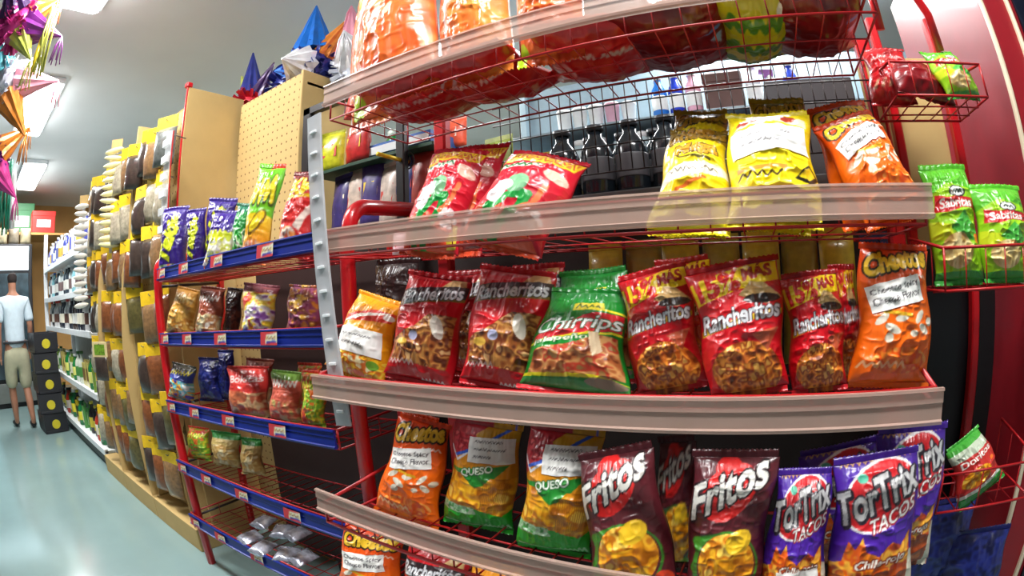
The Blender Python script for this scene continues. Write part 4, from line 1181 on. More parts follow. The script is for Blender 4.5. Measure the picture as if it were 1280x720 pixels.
# bags lying on the top basket's wires, printed side down
for n_, (kind, x, y, w, l, rz, lab) in enumerate((
    ('redflat', -.73, 1.07, .25, .285, 8, 'red bag lying on the wires at the left of the top basket'),
    ('redflat', -.50, 1.07, .24, .285, -6, 'red bag lying on the wires, second from the left, top basket'),
    ('redflat', -.29, 1.07, .24, .285, 10, 'red bag lying on the wires, third from the left, top basket'),
    ('darkred', -.085, 1.07, .22, .285, -3, 'dark red glossy bag lying on the wires in the middle of the top basket'),
    ('yelgreen', .055, 1.07, .15, .285, 4, 'yellow and green bag lying on the wires of the top basket'),
    ('darkred', .20, 1.07, .20, .29, -4, 'large dark red bag hanging low at the right end of the top basket'))):
    make_bag(kind, (x, y, 1.556 + .05), rz, -90, 0, l, w, w * .98, .052, 60, 80, 900 + n_ * 5, lab, 'bags lying in the top basket')
# soft bags in the side baskets
for n_, (kind, x, y, z, w, h_, yaw, lean, roll, lab) in enumerate((
    ('redflat', .355, 1.03, 1.457, .11, .15, -12, 14, 4, 'red bag at the left of the top side basket'),
    ('darkred', .425, .99, 1.457, .16, .12, 14, 30, 8, 'dark red see-through bag in the middle of the top side basket'),
    ('sabri', .525, .985, 1.457, .12, .13, 16, 20, -8, 'yellow green bag at the right of the top side basket'),
    ('navybag', .50, 1.02, .40, .2, .22, 8, 10, 0, 'blue bag below the lowest side basket'),
    ('navybag', .60, .98, .33, .2, .22, -6, 10, 0, 'blue bag below the lowest side basket, nearer the red cooler'))):
    make_bag(kind, (x, y, z), yaw, lean, roll, h_, w, w * .95, .035, 50, 60, 700 + n_ * 5, lab, 'bags in the side baskets')

# ---------------------------------------------------------------- far end of the aisle
CRATE = mat('black_crate_plastic', (34, 34, 40), .45)
CY = mat('yellow_print', (206, 190, 40), .5)
pc = None
for k in range(5):
    if pc is None:
        pc = t = empty('bottle_crate')
        b = MB().rbox(-.19, .19, -.14, .14, 0, .03, .01)
        for x0, x1, y0, y1 in ((-.19, .19, -.14, -.125), (-.19, .19, .125, .14), (-.19, -.175, -.125, .125), (.175, .19, -.125, .125)): b.box(x0, x1, y0, y1, .03, .185)
        b.build('crate_body', CRATE, t)
        for s_ in (-1, 1): MB().rbox(-.06 , .06, s_ * .141 - .002, s_ * .141 + .002, .13, .16, .001).build('hand_slot', BLACK, t)
        MB().add([(.1925, .05 * math.cos(a * math.pi / 6), .085 + .045 * math.sin(a * math.pi / 6)) for a in range(12)] + [(.189, .05 * math.cos(a * math.pi / 6), .085 + .045 * math.sin(a * math.pi / 6)) for a in range(12)],
                 [tuple(range(12))] + [(i, i + 12, (i + 1) % 12 + 12, (i + 1) % 12) for i in range(12)]).build('yellow_emblem', CY, t)
    else: t = copy_tree(pc)
    t.location = (-5.42 + .01 * (k % 2), .70, .002 + .189 * k); t.rotation_euler = (0, 0, R((3, -4, 2, -2, 5)[k]))
    tag(t, 'black crate with a yellow emblem by the white shelving, ' + ('on the floor', 'second of the stack', 'middle of the stack', 'fourth of the stack', 'topmost of the stack')[k], 'crate', 'stacked black crates')
ck = empty('drinks_cooler', (-7.35, .1, 0))
tag(ck, 'dark drinks cooler with a bright lit header at the aisle end', 'cooler')
atp(MB().rbox(-7.7, -7.05, -.7, .80, 0, 1.98, .01).build('cabinet', BLACK, ck), ck)
GLASS = mat('cooler_glass', (150, 190, 205), .08, noise=.4, scale=6)
atp(MB().rbox(-7.05, -7.03, -.62, .04, .35, 1.62, .004).build('door', GLASS, ck), ck)
atp(MB().rbox(-7.05, -7.03, .08, .74, .35, 1.62, .004).build('door', mat('cooler_door_dark', (60, 76, 84), .12, noise=.5, scale=5), ck), ck)
atp(MB().rbox(-7.06, -7.02, -.66, .74, 1.66, 1.95, .006).build('lit_header', mat('header_light', (214, 240, 252), .5, emit=2.2, noise=.05, scale=3), ck), ck)
atp(MB().rbox(-7.06, -7.03, -.66, .74, .06, .3, .006).build('grille', mat('cooler_grille', (120, 124, 120), .5), ck), ck)
for k in range(7):
    y = -.45 + .19 * k
    o = (pouch_mb(.17, .2, .05, 7, k)).build('snack_sack', mat('sack_' + str(k % 2), ((150, 138, 110), (110, 100, 84))[k % 2], .4, noise=.3, scale=20))
    o.location = (-7.1, y, 2.182); o.rotation_euler = (0, 0, R(90 + rr.uniform(-10, 10)))
    tag(o, 'dull brown sack standing on the cooler, %s from the white shelving' % NTH[6 - k], 'sack', 'sacks on top of the cooler')
def carton_box(x, y, z, sx, sy, sz, m, lab, nm):
    t = empty(nm, (x, y, z)); tag(t, lab, 'box')
    MB().rbox(-sx / 2, sx / 2, -sy / 2, sy / 2, 0, sz, .008).build('box_body', m, t)
    MB().rbox(-sx / 2 - .004, sx / 2 + .004, -sy / 2 - .004, sy / 2 + .004, sz * .78, sz + .004, .006).build('lid', m, t)
    MB().rbox(sx / 2 + .001, sx / 2 + .005, -sy * .3, sy * .3, sz * .25, sz * .6, .001).build('label_panel', WHITE, t)
    return t
lg = empty('high_ledge', (-7.6, 1.1, 0)); tag(lg, 'wooden ledge high on the end wall carrying a red and a green box', 'ledge')
atp(MB().rbox(-8.1, -7.3, .30, 1.9, 2.13, 2.16, .004).build('board', KWALL, lg), lg)
for y in (.5, 1.7): atp(MB().prism([(-8.59, 2.13), (-7.4, 2.13), (-8.59, 1.9)], y - .02, y + .02).build('bracket', WHITE, lg), lg)
carton_box(-7.45, 1.0, 2.16, .3, .38, .28, mat('red_box', (206, 44, 36), .5), 'red box high up beyond the white shelving', 'storage_box')
carton_box(-7.7, .66, 2.16, .3, .40, .42, mat('green_box', (40, 120, 70), .5), 'green box high up at the aisle end, left of the red box', 'storage_box')

# the man walking away
def skin_mesh(name, joints, edges, mats_, root=0, sub=2):
    me = bpy.data.meshes.new(name); me.from_pydata([j[:3] for j in joints], edges, [])
    ob = bpy.data.objects.new(name, me); COL.objects.link(ob)
    md = ob.modifiers.new('skin', 'SKIN'); md.use_smooth_shade = True
    sv = me.skin_vertices[0].data
    for i, j in enumerate(joints):
        sv[i].radius = (j[3], j[4] if len(j) > 4 else j[3]); sv[i].use_root = (i == root)
    ms = ob.modifiers.new('sub', 'SUBSURF'); ms.levels = sub; ms.render_levels = sub
    dg = bpy.context.evaluated_depsgraph_get()
    m2 = bpy.data.meshes.new_from_object(ob.evaluated_get(dg)); m2.name = name
    for m in mats_: m2.materials.append(m)
    bpy.data.objects.remove(ob)
    return m2
SKIN = mat('skin', (176, 122, 96), .55); SHIRT = mat('pale_blue_cloth', (206, 222, 232), .85, bump=.3)
SHORT = mat('khaki_cloth', (190, 186, 156), .85, bump=.3); SHOE = mat('black_shoe', (26, 24, 26), .5); HAIR = mat('dark_hair', (40, 30, 28), .8)
BELT = mat('dark_belt', (60, 62, 66), .5)
man = empty('person', (-5.67, .39, 0), R(97)); man.scale = (.9, .9, .9)
tag(man, 'person seen from behind in pale shirt, khaki shorts and dark shoes, walking away', 'person')
# local frame: faces +y (away from the camera), x to the right; 1.70 m tall
J = [(0, 0, .93, .125, .10), (0, 0, 1.08, .12, .09), (0, .01, 1.26, .15, .10), (0, .0, 1.41, .10, .075), (0, .02, 1.49, .05), (0, .03, 1.56, .062, .07), (0, .035, 1.64, .068, .08),
     (.17, 0, 1.39, .055), (.225, -.02, 1.12, .042), (.225, .08, .90, .03), (.225, .12, .83, .032, .016),
     (-.17, 0, 1.39, .055), (-.23, -.03, 1.13, .042), (-.225, .02, .88, .03), (-.225, .05, .80, .032, .016),
     (.09, 0, .84, .092), (.10, .06, .48, .058), (.10, -.02, .30, .056), (.10, -.06, .09, .036), (.10, -.02, .04, .034, .03), (.11, .11, .025, .03, .018),
     (-.09, 0, .84, .092), (-.10, .10, .50, .058), (-.10, .10, .30, .056), (-.10, .14, .09, .036), (-.10, .18, .035, .034, .03), (-.11, .31, .025, .03, .018)]
Eg = [(0, 1), (1, 2), (2, 3), (3, 4), (4, 5), (5, 6), (3, 7), (7, 8), (8, 9), (9, 10), (3, 11), (11, 12), (12, 13), (13, 14), (0, 15), (15, 16), (16, 17), (17, 18), (18, 19), (19, 20), (0, 21), (21, 22), (22, 23), (23, 24), (24, 25), (25, 26)]
for hx, hy, hz, s_ in ((.225, .12, .83, 1), (-.225, .05, .80, -1)):
    hb = 10 if s_ > 0 else 14
    for q in range(4):
        i = len(J); J += [(hx, hy - .022 + .016 * q, hz - .05, .009), (hx - .004 * s_, hy - .02 + .017 * q, hz - .085 - .004 * (q in (1, 2)), .008)]
        Eg += [(hb, i), (i, i + 1)]
    i = len(J); J += [(hx - .012 * s_, hy + .04, hz - .02, .010), (hx - .014 * s_, hy + .055, hz - .05, .009)]; Eg += [(hb, i), (i, i + 1)]
link('body', skin_mesh('body', J, Eg, [SKIN], 0, 2), man)
SJ = [(0, 0, .86, .15, .125), (0, 0, .97, .158, .128), (0, 0, 1.1, .15, .115), (0, .01, 1.27, .175, .12), (0, .0, 1.40, .12, .09), (0, .012, 1.455, .065, .06), (.175, 0, 1.385, .075), (.215, -.01, 1.22, .068), (.222, -.015, 1.16, .07), (-.175, 0, 1.385, .075), (-.218, -.02, 1.22, .068), (-.226, -.025, 1.16, .07)]
link('shirt', skin_mesh('shirt', SJ, [(0, 1), (1, 2), (2, 3), (3, 4), (4, 5), (4, 6), (6, 7), (7, 8), (4, 9), (9, 10), (10, 11)], [SHIRT]), man)
HJ = [(0, 0, .97, .15, .12), (0, 0, .86, .155, .125), (.095, .01, .74, .108), (.1, .055, .42, .09), (-.095, .02, .74, .108), (-.1, .095, .44, .09)]
link('shorts', skin_mesh('shorts', HJ, [(0, 1), (1, 2), (2, 3), (1, 4), (4, 5)], [SHORT]), man)
MB().tube([(.166 * math.cos(a * math.pi / 8), .135 * math.sin(a * math.pi / 8), .955) for a in range(16)], .014, 8, closed=True).build('belt', BELT, man)
link('shoe', skin_mesh('shoe', [(.10, -.07, .05, .045), (.10, .0, .045, .046, .042), (.112, .12, .035, .042, .03)], [(0, 1), (1, 2)], [SHOE]), man)
link('shoe', skin_mesh('shoe', [(-.10, .13, .05, .045), (-.10, .2, .045, .046, .042), (-.112, .32, .035, .042, .03)], [(0, 1), (1, 2)], [SHOE]), man)
link('hair', skin_mesh('hair', [(0, -.005, 1.57, .062, .05), (0, .012, 1.64, .076, .078), (0, .04, 1.69, .074, .08)], [(0, 1), (1, 2)], [HAIR]), man)

# ---------------------------------------------------------------- piñatas and foil
def foil(n_, c_): return mat('foil_' + n_, c_, .28, coat=.3, noise=.18, scale=18, metal=.25)
FO = {n_: foil(n_, c_) for n_, c_ in (('blue', (20, 110, 206)), ('navy', (40, 50, 130)), ('red', (176, 26, 44)), ('orange', (214, 130, 50)), ('green', (40, 140, 110)), ('white', (236, 236, 240)),
      ('pink', (226, 150, 170)), ('purple', (120, 40, 130)), ('lime', (190, 196, 90)), ('yellow', (232, 206, 40)), ('silver', (196, 200, 210)), ('teal', (60, 150, 160)), ('magenta', (200, 60, 140)), ('darkpurple', (60, 30, 80)))}
def cone_mb(d, base, L, r, n=12, rip=.12, seed=0):
    """foil cone: pleated, from a base circle to a tip"""
    rr_ = random.Random(seed); d = Vector(d).normalized(); a = d.orthogonal().normalized(); b_ = d.cross(a); B = Vector(base)
    v = []; k = 7
    for i in range(k):
        t = i / (k - 1); q = r * (1 - t) + .004
        for j in range(n * 2):
            w = math.pi * j / n; rad = q * (1 + (rip if j % 2 else -rip) * (1 - t * .5)) * rr_.uniform(.97, 1.03)
            v.append(B + d * (L * t) + a * (rad * math.cos(w)) + b_ * (rad * math.sin(w)))
    m_ = n * 2
    f = [(i * m_ + j, i * m_ + (j + 1) % m_, (i + 1) * m_ + (j + 1) % m_, (i + 1) * m_ + j) for i in range(k - 1) for j in range(m_)]
    return MB().add(v, f + [tuple(range(m_ - 1, -1, -1)), tuple((k - 1) * m_ + j for j in range(m_))], 0, False)
def ruffle_mb(r, n=160, seed=0, c=(0, 0, 0), l=.05):
    """ball of cut tissue fringe"""
    rr_ = random.Random(seed); b = MB()
    b.lathe([(r * math.sin(math.pi * i / 8) * .86 + .001, -r * .86 * math.cos(math.pi * i / 8)) for i in range(9)], 14, c)
    for _ in range(n):
        z = rr_.uniform(-1, 1); w = rr_.uniform(0, 6.28); q = math.sqrt(1 - z * z); d = Vector((q * math.cos(w), q * math.sin(w), z))
        a = d.orthogonal().normalized(); e = d.cross(a); ang = rr_.uniform(0, 6.28); s_ = (a * math.cos(ang) + e * math.sin(ang)) * .014
        P0 = Vector(c) + d * r * .8; P1 = Vector(c) + d * (r * .8 + l) + a * rr_.uniform(-.02, .02)
        tw = d.cross(s_) * .12
        b.add([P0 - s_, P0 + s_, P1 + s_ * .7, P1 - s_ * .7, P0 - s_ + tw, P0 + s_ + tw, P1 + s_ * .7 + tw, P1 - s_ * .7 + tw],
              [(0, 1, 2, 3), (7, 6, 5, 4), (0, 4, 5, 1), (2, 6, 7, 3), (1, 5, 6, 2), (0, 3, 7, 4)])
    return b
def pinata(loc, core, r, cones, label, fringe=160, tassel=True, string=0.0):
    t = empty('pinata', loc); tag(t, label, 'piñata')
    ruffle_mb(r, fringe, int(abs(loc[0]) * 100)).build('tissue_body', FO[core], t)
    for i, (d, L, rc, cn) in enumerate(cones):
        dv = Vector(d).normalized()
        c_ = cone_mb(d, dv * r * .7, L, rc, 10, .1, i).build('cone', FO[cn], t)
        if tassel:
            b = MB(); tip = dv * (r * .7 + L)
            for q in range(7):
                w = q * .9; b.tube([tip, tip + Vector((.02 * math.cos(w), .02 * math.sin(w), -.05)), tip + Vector((.03 * math.cos(w), .03 * math.sin(w), -.13))], .003, 4)
            b.build('tassel', FO[cn], c_)
    if string: MB().tube([(0, 0, r * .8), (0, 0, string)], .002, 5).build('string', WHITE, t)
    return t
PT = 2.06
pinata((-1.72, 1.42, PT + .12), 'navy', .13, (((.05, -.1, 1), .26, .10, 'blue'), ((.7, .1, .75), .22, .06, 'orange'), ((-.8, -.3, .2), .14, .06, 'blue'), ((.2, -1, -.1), .14, .09, 'white')),
       'blue foil cone piñata standing on the pegboard stand', tassel=False)
pinata((-2.27, 1.44, PT + .11), 'red', .10, (((.0, -.1, 1), .26, .07, 'navy'), ((-.5, 0, .8), .22, .05, 'lime'), ((.5, .1, .8), .20, .05, 'darkpurple')),
       'dark red piñata with thin navy cone, left on top of the kraft stands', tassel=False)
pinata((-1.98, 1.50, PT + .13), 'navy', .125, (((-.6, 0, .7), .12, .06, 'navy'), ((.3, .5, .8), .12, .06, 'purple')),
       'round navy tissue piñata between the red and the blue cone piñatas', fringe=320, tassel=False)
# foil bag of party hats behind the top basket
pf = pinata((-1.46, 1.46, 2.10), 'silver', .10, (((-.1, -.1, 1), .28, .09, 'pink'), ((.75, .2, .72), .30, .07, 'teal'), ((.3, -.6, .3), .16, .08, 'white'), ((.9, 0, .1), .14, .06, 'blue'), ((.3, -.4, -.5), .14, .06, 'silver')),
       'silver piñata with pink and teal foil cones, right of the blue one', tassel=True)
sh_ = empty('piñata_shelf', (-1.5, 1.45, 2.03)) if False else None
for (loc, core, r, cones, lab) in (
    ((-2.30, -.025, 2.36), 'magenta', .11, (((.3, .6, -.2), .26, .08, 'purple'), ((.2, .8, .6), .2, .07, 'orange'), ((.5, -.5, .6), .2, .08, 'darkpurple'), ((.4, .5, -.8), .22, .06, 'lime')), 'magenta piñata with purple and lime cones hanging at the left edge, highest'),
    ((-2.64, -.01, 2.216), 'silver', .11, (((.3, .8, .0), .26, .07, 'pink'), ((.2, .5, -.7), .26, .07, 'orange'), ((.5, -.4, .7), .2, .07, 'teal'), ((0, .7, .6), .18, .05, 'silver')), 'silver piñata with pink and orange cones hanging at the left edge'),
    ((-3.29, -.007, 2.01), 'purple', .10, (((.2, .7, .5), .2, .06, 'orange'), ((.2, .6, -.6), .2, .06, 'magenta'), ((.4, -.4, .7), .2, .06, 'blue'), ((.1, .2, -1), .22, .05, 'teal')), 'purple piñata with orange and blue cones hanging at the left edge, lowest')):
    k = {'magenta': 1.0, 'silver': 1.18, 'purple': 1.4}[core]
    pinata(loc, core, r * k, [(d, L * .85 * k, rc_ * k, cn) for d, L, rc_, cn in cones], lab, 200, True, 2.76 - loc[2])
b = MB()
for q in range(9):
    w = q * .7; x = -2.15 + .02 * math.cos(w); y = .15 + .02 * math.sin(w)
    b.tube([(x, y, 2.40), (x + .01, y + .012 * math.sin(w * 2), 2.25), (x - .005, y + .02 * math.cos(w), 2.06 + .02 * (q % 3))], .005, 4)
sf = empty('foil_streamer', (-2.15, .15, 2.40)); tag(sf, 'pale lime and yellow foil streamer hanging in front of the ceiling light', 'streamer')
atp(b.build('strands', FO['lime'], sf), sf)
atp(MB().tube([(-2.15, .13, 2.24), (-2.15, .125, 2.15), (-2.155, .12, 2.08)], [.012, .014, .004], 6).build('yellow_strand', FO['yellow'], sf), sf)
atp(MB().tube([(-2.15, .15, 2.40), (-2.15, .15, 2.76)], .002, 5).build('string', WHITE, sf), sf)
sf2 = empty('foil_streamer', (-3.6, .16, 2.1)); tag(sf2, 'green and white foil streamer hanging farther along the left edge', 'streamer')
b = MB()
for q in range(8):
    w = q * .8; x = -3.6 + .03 * math.cos(w); y = .16 + .03 * math.sin(w)
    b.tube([(x, y, 2.1), (x, y + .02 * math.sin(w * 2), 1.85), (x, y + .03 * math.cos(w), 1.62 + .03 * (q % 3))], .008, 4)
atp(b.build('strands', FO['green'], sf2), sf2)
atp(MB().tube([(-3.6, .22, 2.02), (-3.6, .23, 1.8), (-3.6, .235, 1.66)], [.02, .03, .02], 6).build('white_strand', FO['white'], sf2), sf2)
atp(MB().tube([(-3.6, .16, 2.1), (-3.6, .16, 2.76)], .002, 5).build('string', WHITE, sf2), sf2)

# ---------------------------------------------------------------- right side: narrow basket stand and red cooler
ns = empty('basket_stand', (.52, 1.1, 0)); tag(ns, 'narrow red stand of small wire baskets between the rack and the red cooler', 'basket stand')
for x0_, x1_, z, yf, h_ in ((.335, .565, 1.45, .94, .07), (.37, .62, 1.085, .90, .075), (.40, .655, .665, .90, .08)):
    atp(basket(ns, x0_, x1_, yf, 1.12, z, h_, step=.05, sh=h_ + .03, r=.002, nside=3), ns)
for x in (.40, .575):
    atp(MB().rbox(x - .012, x + .012, 1.17, 1.20, 0, 1.74, .004).build('post', RED, ns), ns)
atp(MB().tube([(.36, 1.0, 1.62), (.36, .98, 1.72)] + arc((.42, .98, 1.70), .05, 150, 20, 6, (0, 2)) + [(.50, 1.0, 1.66), (.51, 1.02, 1.58)], .011, 10).build('top_hoop', RED, ns), ns)
atp(MB().rbox(.35, .555, 1.205, 1.22, 1.18, 1.64, .003).build('back_board', KRAFT, ns), ns)
atp(MB().rbox(.335, .35, 1.12, 1.22, 1.42, 1.62, .002).build('board_return', KRAFT, ns), ns)
atp(MB().rbox(.36, .66, 1.21, 1.23, .05, 1.17, .003).build('back_panel', BLACK, ns), ns)
atp(MB().rbox(.36, .66, 1.0, 1.23, 0, .05, .004).build('foot', RED, ns), ns)
rc = empty('red_cooler', (1.05, 1.4, 0)); tag(rc, 'big red cooler cabinet with cream corner trim at the right edge', 'cooler')
RCP = mat('red_cooler_panel', (142, 10, 26), .45, coat=.12)
atp(MB().rbox(.715, 1.4, 1.05, 1.78, .05, 2.1, .012).build('cabinet', RCP, rc), rc)
atp(MB().rbox(.706, .718, 1.04, 1.056, .06, 2.1, .003).build('corner_trim', CREAM, rc), rc)
atp(MB().rbox(.80, .812, 1.036, 1.052, .06, 2.1, .003).build('door_trim', CREAM, rc), rc)
atp(MB().rbox(.83, 1.36, 1.035, 1.051, .2, 2.05, .004).build('glass_door', mat('dark_glass', (14, 18, 34), .08), rc), rc)
atp(MB().tube([(.86, 1.03, .9), (.86, 1.0, .93), (.86, 1.0, 1.3), (.86, 1.03, 1.33)], .008, 8).build('handle', GREY, rc), rc)
atp(MB().rbox(.74, 1.38, 1.08, 1.75, 0, .05, .004).build('plinth', BLACK, rc), rc)

# ---------------------------------------------------------------- gondola behind the red rack and what stands on it
gb = empty('back_counter', (-.45, 1.5, 0)); tag(gb, 'counter standing directly behind the red rack, its dark colour standing in for shade', 'counter')
DK = mat('shade_dark_board', (40, 26, 24), .7)  # dark colour stands in for the shade behind the middle and lower shelves
atp(MB().rbox(-1.50, .36, 1.26, 1.8, .04, 1.335, .006).build('carcass', DK, gb), gb)
atp(MB().rbox(-1.52, .38, 1.232, 1.82, 1.335, 1.36, .006).build('worktop', mat('grey_top', (110, 110, 112), .5), gb), gb)
atp(MB().rbox(-1.48, .34, 1.24, 1.78, 0, .04, .004).build('plinth', BLACK, gb), gb)
bf = empty('black_frame', (-1.3, 1.22, 0)); tag(bf, 'black upright frame beside the pegboard stand, behind the clip strip', 'frame')
atp(MB().rbox(-1.50, -1.455, 1.2, 1.228, 0, 1.86, .004).build('post', BLACK, bf), bf)
atp(MB().rbox(-1.50, -.98, 1.2, 1.228, 1.83, 1.86, .004).build('top_bar', BLACK, bf), bf)
atp(MB().rbox(-1.02, -.985, 1.2, 1.228, 0, 1.83, .004).build('post', BLACK, bf), bf)
DB = mat('black_bottle', (22, 28, 34), .18, coat=.3)
src = None
for k in range(9):
    if src is None:
        src = t = empty('bottle'); bottle_mb(.045, .2, .45).build('body', DB, t); cap_mb(.045, .2, .45).build('cap', mat('grey_cap', (46, 50, 56), .4), t); band_mb(.045, .2).build('label_band', mat('dim_label', (64, 62, 66), .5), t)
    else: t = copy_tree(src)
    t.location = (-.50 + .098 * (k % 5) + .05 * (k // 5), 1.30 + .11 * (k // 5), 1.36)
    tag(t, 'dark bottle behind the upper shelf, %s from the left in the %s row' % (('first', 'second', 'third', 'fourth', 'fifth')[k % 5], 'front' if k < 5 else 'rear'), 'bottle', 'dark bottles behind the rack')
# goods seen at the left between the posts
tr = empty('blue_tray', (-1.1, 1.36, 1.60)); tag(tr, 'light blue tray holding a green jar, left behind the upper shelf', 'tray')
b = MB().rbox(-.17, .17, -.09, .09, 0, .012, .004)
for q in ((-.17, .17, -.09, -.08), (-.17, .17, .08, .09), (-.17, -.16, -.08, .08), (.16, .17, -.08, .08)): b.box(*q, .012, .05)
b.build('tray_body', mat('tray_blue', (60, 100, 170), .35), tr)
MB().rbox(-.165, .165, -.0945, -.0905, .012, .04, .001).build('white_band', WHITE, tr)
jr = empty('jar', (-1.13, 1.33, 1.613)); tag(jr, 'green glass jar with a pale lid standing in the blue tray', 'jar')
MB().lathe([(.03, 0), (.036, .008), (.036, .05), (.024, .065), (.024, .07)], 14).build('body', mat('green_glass', (30, 140, 70), .12, coat=.5), jr)
MB().lathe([(.026, .068), (.027, .072), (.027, .086), (.022, .09)], 14).build('lid', mat('pale_lid', (206, 226, 210), .4), jr)
lj = empty('jar', (-1.2, 1.32, 1.613)); tag(lj, 'small lime green jar in the blue tray, left of the green one', 'jar')
MB().lathe([(.022, 0), (.026, .006), (.026, .03), (.018, .04)], 12).build('body', mat('lime_glass', (150, 190, 50), .15, coat=.4), lj)
MB().lathe([(.02, .038), (.02, .05), (.016, .053)], 12).build('lid', WHITE, lj)
def block_pack(x, y, z, sx, sy, sz, c_, lab, nm, rz=0, rx=0):
    t = empty(nm, (x, y, z)); t.rotation_euler = (R(rx), 0, R(rz)); tag(t, lab, 'packet')
    m = mat('pk_%d_%d_%d' % c_, c_, .35, coat=.3, noise=.25, scale=40)
    p = pouch_mb(sx, sz * .94, sy, 9, int(x * 100) % 97).build('pouch', m, t); p.location = (0, 0, sz * .94)
    MB().rbox(-sx / 2, sx / 2, -.002, .002, sz * .93, sz, .001).build('top_seal', m, t)
    MB().rbox(-sx * .3, sx * .3, -sy * .75, -sy * .72, sz * .3, sz * .62, .001).build('label_patch', mat('patch_%d' % (c_[0] % 3), ((232, 222, 206), (236, 206, 60), (206, 60, 50))[c_[0] % 3], .5), t)
    return t
for i, (x, z, c_, n_, w) in enumerate(((-1.36, 1.362, (60, 50, 110), 'purple', .11), (-1.28, 1.362, (206, 186, 170), 'cream', .10), (-1.20, 1.362, (70, 56, 120), 'violet', .10),
        (-1.12, 1.362, (200, 184, 172), 'beige', .10), (-1.045, 1.362, (50, 60, 120), 'indigo', .10), (-.975, 1.362, (150, 50, 40), 'brick red', .09))):
    block_pack(x, 1.275, z, w, .02, .22 + .02 * (i % 3), c_, 'tall %s packet behind the red side frame, left of the swirl pop' % n_, 'snack_packet', (i % 3) * 8 - 8, -6)
block_pack(-1.40, 1.27, 1.60, .12, .03, .16, (206, 206, 40), 'yellow green packet under the left end of the top basket', 'snack_packet', 10, -4)
block_pack(-1.26, 1.27, 1.605, .14, .03, .15, (196, 40, 40), 'bright red packet high behind the left of the rack, next to the yellow green one', 'snack_packet', -10, -4)
block_pack(-.96, 1.42, 1.62, .14, .03, .11, (222, 90, 60), 'red and white packet behind the rear post, above the blue tray', 'snack_packet', 0, -4)
block_pack(-.80, 1.27, 1.362, .13, .03, .2, (190, 40, 44), 'red packet behind the two crimson bags', 'snack_packet', 4, -4)
block_pack(-.70, 1.28, 1.362, .10, .03, .22, (150, 170, 80), 'green packet right of the red packet behind the crimson bags', 'snack_packet', -6, -4)
block_pack(-.57, 1.27, 1.362, .13, .03, .16, (140, 130, 40), 'olive packet behind the lying crimson bag', 'snack_packet', 4, -18)
hb = empty('shelf_bracket', (-1.2, 1.38, 1.6)); tag(hb, 'dark green slanted board under the top basket at left', 'board')
atp(MB().rbox(-1.48, -.90, 1.24, 1.46, 1.585, 1.598, .003).build('board', mat('dark_green', (26, 66, 44), .6), hb), hb)
for x in (-1.46, -.92): atp(MB().rbox(x - .01, x + .01, 1.44, 1.46, 1.36, 1.585, .002).build('leg', BLACK, hb), hb)
# swirl pop
sp = empty('swirl_lollipop', (-1.0, 1.245, 1.362)); tag(sp, 'yellow swirl lollipop standing behind the red side frame', 'lollipop')
MB().tube([(0, 0, 0), (0, 0, .15)], .007, 8).build('stick', FO['yellow'], sp)
MB().lathe([(.004, -.008), (.034, -.006), (.038, 0), (.034, .006), (.004, .008)], 20).build('disc', FO['yellow'], sp)
d_ = sp.children[-1]; d_.rotation_euler = (R(90), 0, 0); d_.location = (0, 0, .185)
MB().tube([(.003 * a * math.cos(a * .55) * .42, -.0095, .185 + .003 * a * math.sin(a * .55) * .42) for a in range(1, 26)], .003, 5).build('swirl', BLACK, sp)

# next aisle, seen through the rack
nx = empty('white_shelving', (0, 2.6, 0)); tag(nx, 'pale shelving in the next aisle, seen through the gap above the upper shelf', 'shelving')
PALE = mat('pale_shelf', (128, 148, 158), .5)
for z in (.3, .8, 1.3, 1.74, 1.93): atp(MB().rbox(-1.3, 1.4, 2.38, 2.8, z - .02, z, .003).build('shelf', PALE, nx), nx)
atp(MB().rbox(-1.3, 1.4, 2.78, 2.80, 0, 2.35, .003).build('back_panel', PALE, nx), nx)
for x in (-1.3, .05, 1.4): atp(MB().rbox(x - .02, x + .02, 2.74, 2.8, 0, 2.4, .003).build('upright', PALE, nx), nx)
def cupset(x, z, r, h, m, lab, nm, cat):
    t = empty(nm, (x, 2.48, z)); tag(t, lab, cat)
    MB().lathe([(r * .75, 0), (r * .8, .006), (r, h * .92), (r * 1.05, h * .93), (r * 1.05, h * .96), (r, h)], 16).build('body', m, t)
    MB().lathe([(r * .9, h * .98), (r * .92, h * 1.04), (r * .5, h * 1.06)], 16).build('lid', WHITE, t)
    return t
PW = mat('paper_white', (246, 250, 250), .5)
for i, (x, lab) in enumerate(((-.93, 'leftmost white tub through the wire back'), (-.84, 'second white tub through the wire back'), (-.75, 'third white tub through the wire back'))):
    cupset(x, 1.93, .042, .13, PW, lab + ', next aisle', 'tub', 'tub')
cupset(-.66, 1.93, .04, .13, mat('pink_white', (220, 170, 190), .5), 'pink tub right of the white tubs, next aisle', 'tub', 'tub')
cupset(-.57, 1.93, .04, .12, PW, 'white tub right of the pink tub, next aisle', 'tub', 'tub')
for i, (x, c_, n_) in enumerate(((-.40, (40, 120, 210), 'sky blue'), (-.31, (30, 60, 190), 'royal blue'), (-.22, (226, 170, 190), 'pink'), (.10, (226, 230, 240), 'white'), (.30, (30, 60, 180), 'deep blue'))):
    t = empty('bottle', (x, 2.48, 1.93)); tag(t, '%s bottle on the pale shelving seen through the wire back' % n_, 'bottle')
    bottle_mb(.042, .24, .45).build('body', mat('bt_' + n_, c_, .25), t); cap_mb(.042, .24, .45).build('cap', WHITE, t); band_mb(.042, .24).build('label_band', PW, t)
carton_box(-.06, 2.5, 1.93, .2, .14, .2, mat('brown_box', (96, 66, 60), .6), 'brown box on the pale shelving seen through the wire back', 'storage_box')
t = empty('spray_bottle', (.19, 2.46, 1.93)); tag(t, 'white spray bottle with a purple trigger head on the pale shelving', 'bottle')
MB().lathe([(.04, 0), (.044, .01), (.044, .1), (.018, .15), (.016, .17)], 14).build('body', PW, t)
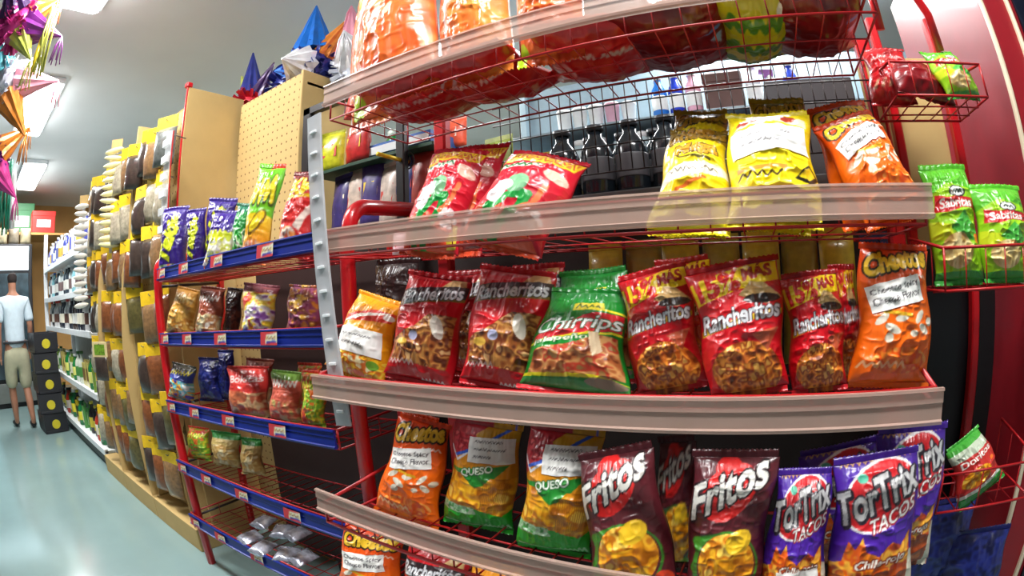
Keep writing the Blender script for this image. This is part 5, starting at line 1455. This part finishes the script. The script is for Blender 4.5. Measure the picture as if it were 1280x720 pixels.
MB().prism([(-.02, .165), (.02, .165), (.024, .2), (-.05, .205), (-.055, .19), (-.025, .185), (-.035, .15), (-.028, .15)], -.014, .014).build('trigger_head', mat('purple_plastic', (130, 30, 150), .35), t)
for k in range(10):
    t = empty('jar', (-.95 + .11 * k, 2.44, 1.74)); tag(t, 'pale grey jar under the wire back, %s from the left, next aisle' % NTH[k].replace('nearest', 'first'), 'jar', 'pale jars in the next aisle')
    MB().lathe([(.036, 0), (.04, .008), (.04, .09), (.03, .105)], 12).build('body', mat('pale_glass', (170, 190, 196), .2), t)
    MB().lathe([(.034, .1), (.034, .125), (.03, .13)], 12).build('lid', WHITE if k % 3 else mat('blue_lid', (40, 70, 190), .4), t)

# small goods low on the racks and in their shadows
dc = empty('dark_carton', (.20, 1.36, 1.36)); tag(dc, 'dark grey carton behind the right end of the upper shelf', 'carton')
MB().rbox(-.12, .12, -.10, .10, 0, .25, .005).build('box_body', mat('dark_grey_card', (52, 46, 48), .6), dc)
MB().rbox(-.122, .122, -.102, .102, .19, .252, .004).build('lid', mat('dark_grey_lid', (44, 38, 42), .6), dc)
SIL = mat('silver_foil', (186, 190, 204), .22, metal=.6, noise=.4, scale=50)
for k, (x, y) in enumerate(((-1.57, .90), (-1.47, .88), (-1.37, .90), (-1.27, .92), (-1.62, 1.00), (-1.50, .99), (-1.40, 1.01))):
    o = pouch_mb(.085, .09, .017, 7, 60 + k).build('foil_packet', SIL)
    o.location = (x, y, .262 + .007 * k * .8 + .0195); o.rotation_euler = (R(-82), 0, R(20 * (k % 3) - 10))
    tag(o, 'silver packet on the lowest blue-railed shelf, %s from the left, %s row' % (('first', 'second', 'third', 'fourth')[k % 4], 'front' if k < 4 else 'back'), 'packet', 'silver packets on the lowest shelf')
for k in range(7):
    block_pack(-.33 + .085 * k, 1.06 + .012 * (k % 2), .945, .08, .02, .275, ((176, 150, 40), (150, 130, 50))[k % 2], 'yellow speckled packet at the back of the middle shelf, %s from the left' % ('first', 'second', 'third', 'fourth', 'fifth', 'sixth', 'seventh')[k], 'snack_packet', rr.uniform(-8, 8), -3)
block_pack(.10 + .17, 1.07, .945, .07, .02, .26, (26, 26, 52), 'navy packet with a white strip at the back right of the middle shelf', 'snack_packet', 4, -3)
for k, (x, c_, n_) in enumerate(((-.655, (236, 190, 196), 'pale pink'), (-.60, (206, 70, 90), 'rose'), (-.545, (226, 206, 60), 'yellow'), (-.49, (150, 60, 60), 'brown red'), (-.43, (222, 90, 110), 'pink'), (-.37, (206, 190, 60), 'mustard'))):
    block_pack(x, .785, 1.214 - .026 * (x - RX0), .045, .008, .045, c_, 'tiny %s sweet packet behind the upper price rail' % n_, 'sweet_packet', rr.uniform(-15, 15), -10)
block_pack(-.90, .93, 1.60, .12, .03, .10, (214, 60, 56), 'red and white packet poking out left of the top basket', 'snack_packet', 20, -20)
